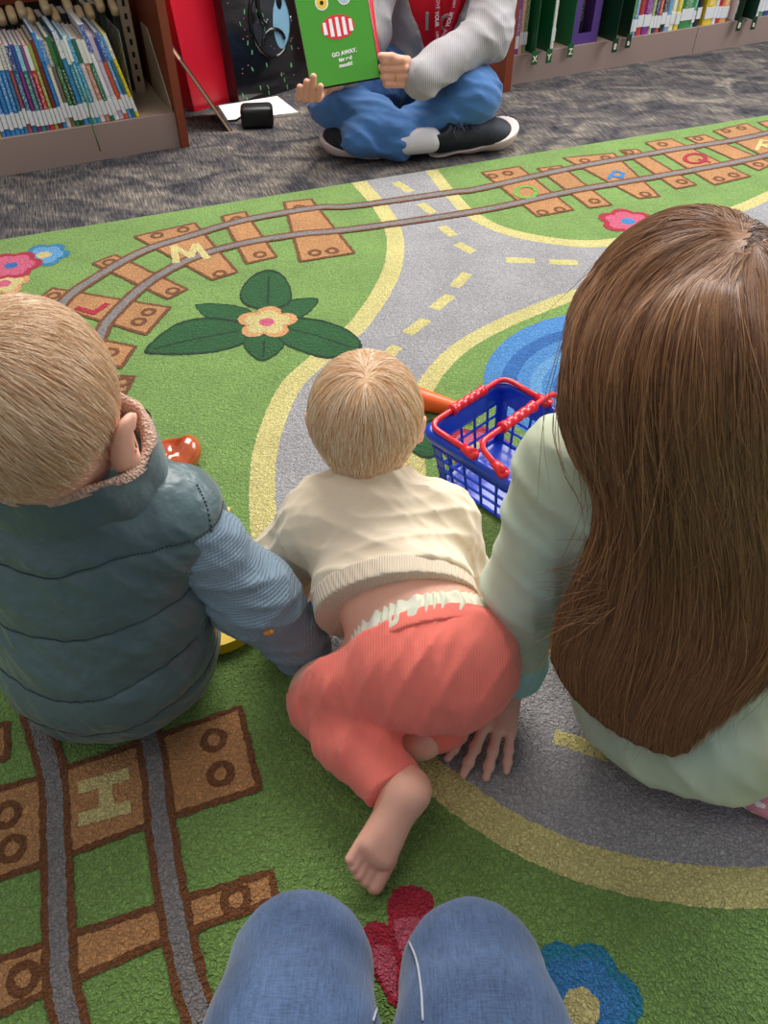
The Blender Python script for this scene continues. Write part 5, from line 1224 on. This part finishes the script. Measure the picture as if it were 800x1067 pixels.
S.disp(ridges(71, .003, .05, (.6,1,.5), 4)); S.disp(ridges(72, .0012, .012, (1,.1,.1), 4)); S.cut((0,0,.0025), (0,0,-1))
jk = sdf_obj('jeans', S, M_JN, me_, 1)
M_THR = mat('pale_thread', '#aeb4bc', .8)
for pth in ([(425,978),(434,1000),(439,1030),(441,1064)], [(398,1028),(394,1045),(388,1064)]):
    pts = []
    for q in smooth_path([(a, b_, 0) for a, b_ in pth], 6):
        p, n = surf(jk, q[0], q[1])
        if p is not None: pts.append(p+n*.0006)
    if len(pts) > 3: mb = MB(); mb.tube(pts, .0011, 6); mb.build('side_seam', M_THR, jk, True)
S = SDF((-.28,-.44,.24), (.28,.02,.74), .008); S.chain([V3(0,-.24,.28), V3(0,-.27,.42), V3(0,-.28,.60)], [.15,.135,.13], k=.04); S.cone((-.15,-.27,.62), (.15,-.27,.62), .07, .07, k=.03)
for sx in (-1, 1): S.chain([V3(sx*.17,-.27,.63), V3(sx*.20,-.24,.42), V3(sx*.13,-.15,.53)], [.062,.052,.038], k=.03)
sdf_obj('jumper', S, mat('navy_jumper', '#3a4250', .9), me_, 1)
hair_cap(HK, (.076,.096,.1), rotm(-.5, 0, 0), .012, (0,.75,-.65), V3(0,-.02,-.02), M_HR, me_, .005)

# ================= toys =================
# shopping basket
Lc = at(447, 450, .102); Tc = at(523, 401, .102); e1 = (Tc-Lc); wB = e1.length; e1.normalize(); e2 = Vector((e1.y, -e1.x, 0)); lB = .235; cB = Lc+e1*wB/2+e2*lB/2
M_BLU = mat('blue_toy_plastic', '#1540c4', .3, .5, coat=.2); M_RED = mat('red_toy_plastic', '#e0202c', .28, .5, coat=.2)
bs = empty('toy_basket', (cB.x, cB.y, .003)); tag(bs, 'blue plastic toy shopping basket with two red handles on the rug', 'basket')
Hz = .102; tp = .016   # height, taper
def bp_(a, b_, z):     # a along e1 in [-.5,.5], b along e2 ; walls taper towards the floor
    f = 1-z/Hz; return Vector((cB.x, cB.y, 0))+e1*(a*(wB-2*tp*f))+e2*(b_*(lB-2*tp*f))+Vector((0,0,z+.003))
def bar(m, p, q, r, n=6): m.tube([p, q], r, n)
def side(m, fix, val):
    g_ = (lambda t, z: bp_(val, t, z)) if fix == 'a' else (lambda t, z: bp_(t, val, z))
    ncol = 7 if fix == 'a' else 5
    rad = .0023
    for z in (.004, .028, .050, .072): m.tube([g_(-.5, z), g_(.5, z)], rad if z > .01 else .003, 6)
    for i in range(1, ncol): m.tube([g_(-.5+i/ncol, .003), g_(-.5+i/ncol, .078)], rad, 6)
    # solid band under the rim and solid corner posts
    def pl(t0, t1, z0, z1):
        nrm = (cB-g_(0, .05)); nrm.z = 0; nrm.normalize(); k = .0026
        vs = [g_(t0, z0), g_(t1, z0), g_(t1, z1), g_(t0, z1)]; vs += [v+nrm*k for v in vs]; m.add(vs, [(0,1,2,3),(7,6,5,4),(0,4,5,1),(1,5,6,2),(2,6,7,3),(3,7,4,0)])
    pl(-.5, .5, .076, .100); pl(-.5, -.5+.07, .003, .078); pl(.5-.07, .5, .003, .078)
for fx, v in (('a', -.5), ('a', .5), ('b', -.5), ('b', .5)): part('lattice_wall', M_BLU, bs, lambda m: side(m, fx, v))
def rim(m):
    c4 = [(-.5,-.5), (.5,-.5), (.5,.5), (-.5,.5)]; loop = []
    for i in range(4):
        a0 = Vector(bp_(*c4[i], Hz)); prv = Vector(bp_(*c4[i-1], Hz)); nx = Vector(bp_(*c4[(i+1) % 4], Hz)); r_ = .018
        d1 = (prv-a0).normalized(); d2 = (nx-a0).normalized()
        for t in FL(0, 1, 6): loop.append((1-t)**2*(a0+d1*r_)+2*t*(1-t)*a0+t*t*(a0+d2*r_))
    vs = []; n = len(loop)
    prof = [(-.003, -.014), (.011, -.014), (.014, -.004), (.010, .004), (0, .005), (-.004, .002)]
    for p in loop:
        o_ = (p-Vector((cB.x, cB.y, p.z))).normalized()
        for q, z in prof: vs.append(p+o_*q+Vector((0,0,z)))
    K = len(prof); m.add(vs, [(i*K+j, i*K+(j+1) % K, ((i+1) % n)*K+(j+1) % K, ((i+1) % n)*K+j) for i in range(n) for j in range(K)])
part('rim', M_BLU, bs, rim, True)
part('base', M_BLU, bs, lambda m: m.add([bp_(a, b_, z) for z in (0, .003) for a, b_ in ((-.5,-.5),(.5,-.5),(.5,.5),(-.5,.5))], [(0,1,2,3)[::-1],(4,5,6,7),(0,1,5,4),(1,2,6,5),(2,3,7,6),(3,0,4,7)]))
def handle(m, b0, b1, zt):
    """b0 pivot position along the long side, b1 where the grip lies, zt its height"""
    pv = [bp_(s_*.50, b0, Hz+.008) for s_ in (-1, 1)]; g0 = bp_(-.50, b1, zt); g1 = bp_(.50, b1, zt)
    k = .022; pts = [pv[0]]
    def corner(a, c, b_):
        return [(1-t)**2*(c+(a-c).normalized()*k)+2*t*(1-t)*c+t*t*(c+(b_-c).normalized()*k) for t in FL(0, 1, 6)]
    pts += corner(pv[0], g0, g1)+corner(g0, g1, pv[1])+[pv[1]]; m.tube(pts, .0045, 10)
    ctr = (g0+g1)/2; d = (g1-g0).normalized(); prof = []; rr_ = []
    for i in range(41): t = (i-20)/20; prof.append(ctr+d*t*.038); rr_.append(.0068+.0018*abs(math.cos(t*PI*2.5)) if abs(t) < .93 else .0095)
    m.tube(prof, rr_, 12)
    for p in pv: m.tube([p-Vector((0,0,.004)), p+Vector((0,0,.004))], [.009, .009], 12)
    for p, g_ in ((pv[0], g0), (pv[1], g1)): m.tube([p, p+(g_-p).normalized()*.02], [.009, .0065], 10)
part('handle', M_RED, bs, lambda m: handle(m, -.12, -.49, .114), True); part('handle', M_RED, bs, lambda m: handle(m, .12, -.08, .135), True)
# brown toy food inside
S = SDF((cB.x-.06,cB.y-.09,.0), (cB.x+.1,cB.y+.06,.08), .003); S.ell((cB.x+.02,cB.y-.03,.032), (.035,.022,.020), rotm(0,0,.6), k=.01); S.ell((cB.x+.035,cB.y-.015,.035), (.02,.022,.02), k=.01); o = sdf_obj('toy_bread_roll', S, mat('dark_brown_crust', '#7a4420', .5), None, 1); tag(o, 'brown toy bread roll lying inside the blue basket', 'toy food')
# glossy bun by the boy
pb = at(181, 482, .02); S = SDF((pb.x-.07,pb.y-.08,-.002), (pb.x+.08,pb.y+.09,.08), .0022)
S.ell((pb.x-.004,pb.y,.026), (.040,.046,.026), k=.01); S.ell((pb.x+.022,pb.y+.016,.030), (.022,.030,.026), k=.008); S.ell((pb.x-.016,pb.y-.004,.036), (.016,.036,.018), rotm(0,0,.45), k=.006); S.ell((pb.x+.003,pb.y-.022,.036), (.010,.028,.015), rotm(0,0,-.2), k=.005)
S.cone((pb.x-.004,pb.y+.03,.062), (pb.x+.004,pb.y-.004,.058), .008, .007, k=.012, op='sub'); S.disp(folds(81, .0025, 90, 5)); S.cut((0,0,.003), (0,0,-1))
o = sdf_obj('toy_bun', S, mat('glazed_orange_brown', '#c05a22', .18, .6, coat=.7, col2='#9c3c1c', vscale=22, sss=.1), None, 1); tag(o, 'glossy orange brown toy bun lying on the green rug beside the vest collar', 'toy food')
# toy cheese
ch = empty('toy_cheese', tuple(at(235, 655, .003))); tag(ch, 'yellow toy cheese slab with red dots beside the waffle knit sleeve', 'toy food')
cc_ = Vector((-.232, .650, .003)); pts = [(cc_.x+math.cos(a)*.07, cc_.y+math.sin(a)*.07) for a in np.linspace(-PI*.75, PI*.25, 26)]
def chs(m):
    n = len(pts); m.add([Vector((x, y, z)) for z in (.003, .022) for x, y in pts], [tuple(range(n))[::-1], tuple(range(n, 2*n))]+[(i, (i+1) % n, n+(i+1) % n, n+i) for i in range(n)])
part('slab', mat('yellow_toy_plastic', '#f0c81c', .45), ch, chs)
def dots(m):
    for i in range(26):
        a = -PI*.72+random.random()*PI*.92; r_ = random.uniform(.01, .058); c_ = Vector((cc_.x+math.cos(a)*r_, cc_.y+math.sin(a)*r_, .0223)); m.add([c_+Vector((math.cos(2*PI*k/8)*.0018, math.sin(2*PI*k/8)*.0011, 0)) for k in range(8)], [tuple(range(8))])
part('red_dot_pattern', mat('red_dot', '#c0462a', .6), ch, dots)
# wooden pizza slice corner
pz = empty('toy_pizza_slice', tuple(at(232, 540, .003))); tag(pz, 'small yellow toy slice with brown crust edge poking out past the boy shoulder', 'toy food')
t3 = [at(241, 534, .003), at(239, 543, .003), at(215, 560, .003), at(212, 536, .003)]
def slab(m, z0, z1): m.add([Vector((p.x, p.y, z)) for z in (z0, z1) for p in t3], [(3,2,1,0),(4,5,6,7)]+[(i, (i+1) % 4, 4+(i+1) % 4, 4+i) for i in range(4)])
part('crust', mat('brown_crust', '#9c5a2c', .6), pz, lambda m: slab(m, .003, .011)); part('cheese_top', mat('yellow_top', '#e8c040', .5), pz, lambda m: slab(m, .0112, .015))
# orange toy carrot behind the basket
S = SDF((.0,.90,-.002), (.16,1.14,.06), .0025); ca = n3(at(434, 415, .02)); cb = n3(at(492, 430, .014)); S.cone(ca, cb, .021, .010, k=.003); S.cone(ca-(cb-ca)*.25, ca, .023, .021, k=.003); S.cut((0,0,.034), (.0,-.2,1)); S.cut((0,0,.003), (0,0,-1))
o = sdf_obj('toy_carrot', S, mat('orange_toy_plastic', '#f0641c', .35, .5), None, 1); tag(o, 'orange toy carrot lying on the rug between baby head and blue basket', 'toy food')
# cracker crumb on the sleeve
p, n = surf(shirt, 279, 658)
if p is not None:
    S = SDF(np.array(p)-.012, np.array(p)+.012, .0008); S.ell(np.array(p+n*.001), (.006,.004,.003), rotm(.4,.2,.5), k=.001); S.ell(np.array(p+n*.002)+V3(.003,.0,.002), (.0035,.003,.003), k=.001)
    o = sdf_obj('cracker_crumb', S, mat('golden_crumb', '#d08a3a', .8, var=.3, vscale=400)); tag(o, 'small golden cracker crumb stuck on the grey blue waffle sleeve', 'crumb')
# ================= camera, light =================
cam = bpy.data.cameras.new('camera'); cam.sensor_fit = 'VERTICAL'; cam.sensor_height = 24; cam.sensor_width = 24; cam.lens = 24*FPX/1067; cam.clip_start = .02
co = bpy.data.objects.new('camera', cam); col.objects.link(co); co.location = (0, 0, CAM_H); co.rotation_euler = (math.radians(45), 0, 0); scene.camera = co
def area(name, loc, target, size, power, colr, sy=None):
    l = bpy.data.lights.new(name, 'AREA'); l.size = size; l.energy = power; l.color = colr
    if sy: l.shape = 'RECTANGLE'; l.size_y = sy
    o = bpy.data.objects.new(name, l); col.objects.link(o); o.location = loc; o.rotation_euler = (Vector(target)-Vector(loc)).to_track_quat('-Z', 'Y').to_euler()
area('ceiling_panel', (.2, 3.0, 2.6), (.1, 1.9, 0), 2.0, 150, (1, .97, .93))
area('window_glow', (3.2, 3.0, 1.9), (0, 1.2, .2), 2.0, 95, (.92, .96, 1), 1.6)
area('ceiling_panel', (-.8, .3, 2.75), (-.2, .7, 0), 1.2, 12, (1, .94, .86))
w = bpy.data.worlds.new('room_light'); scene.world = w; w.use_nodes = True
w.node_tree.nodes['Background'].inputs[0].default_value = (.86, .92, 1, 1); w.node_tree.nodes['Background'].inputs[1].default_value = .42
scene.view_settings.view_transform = 'Standard'; scene.view_settings.exposure = 0
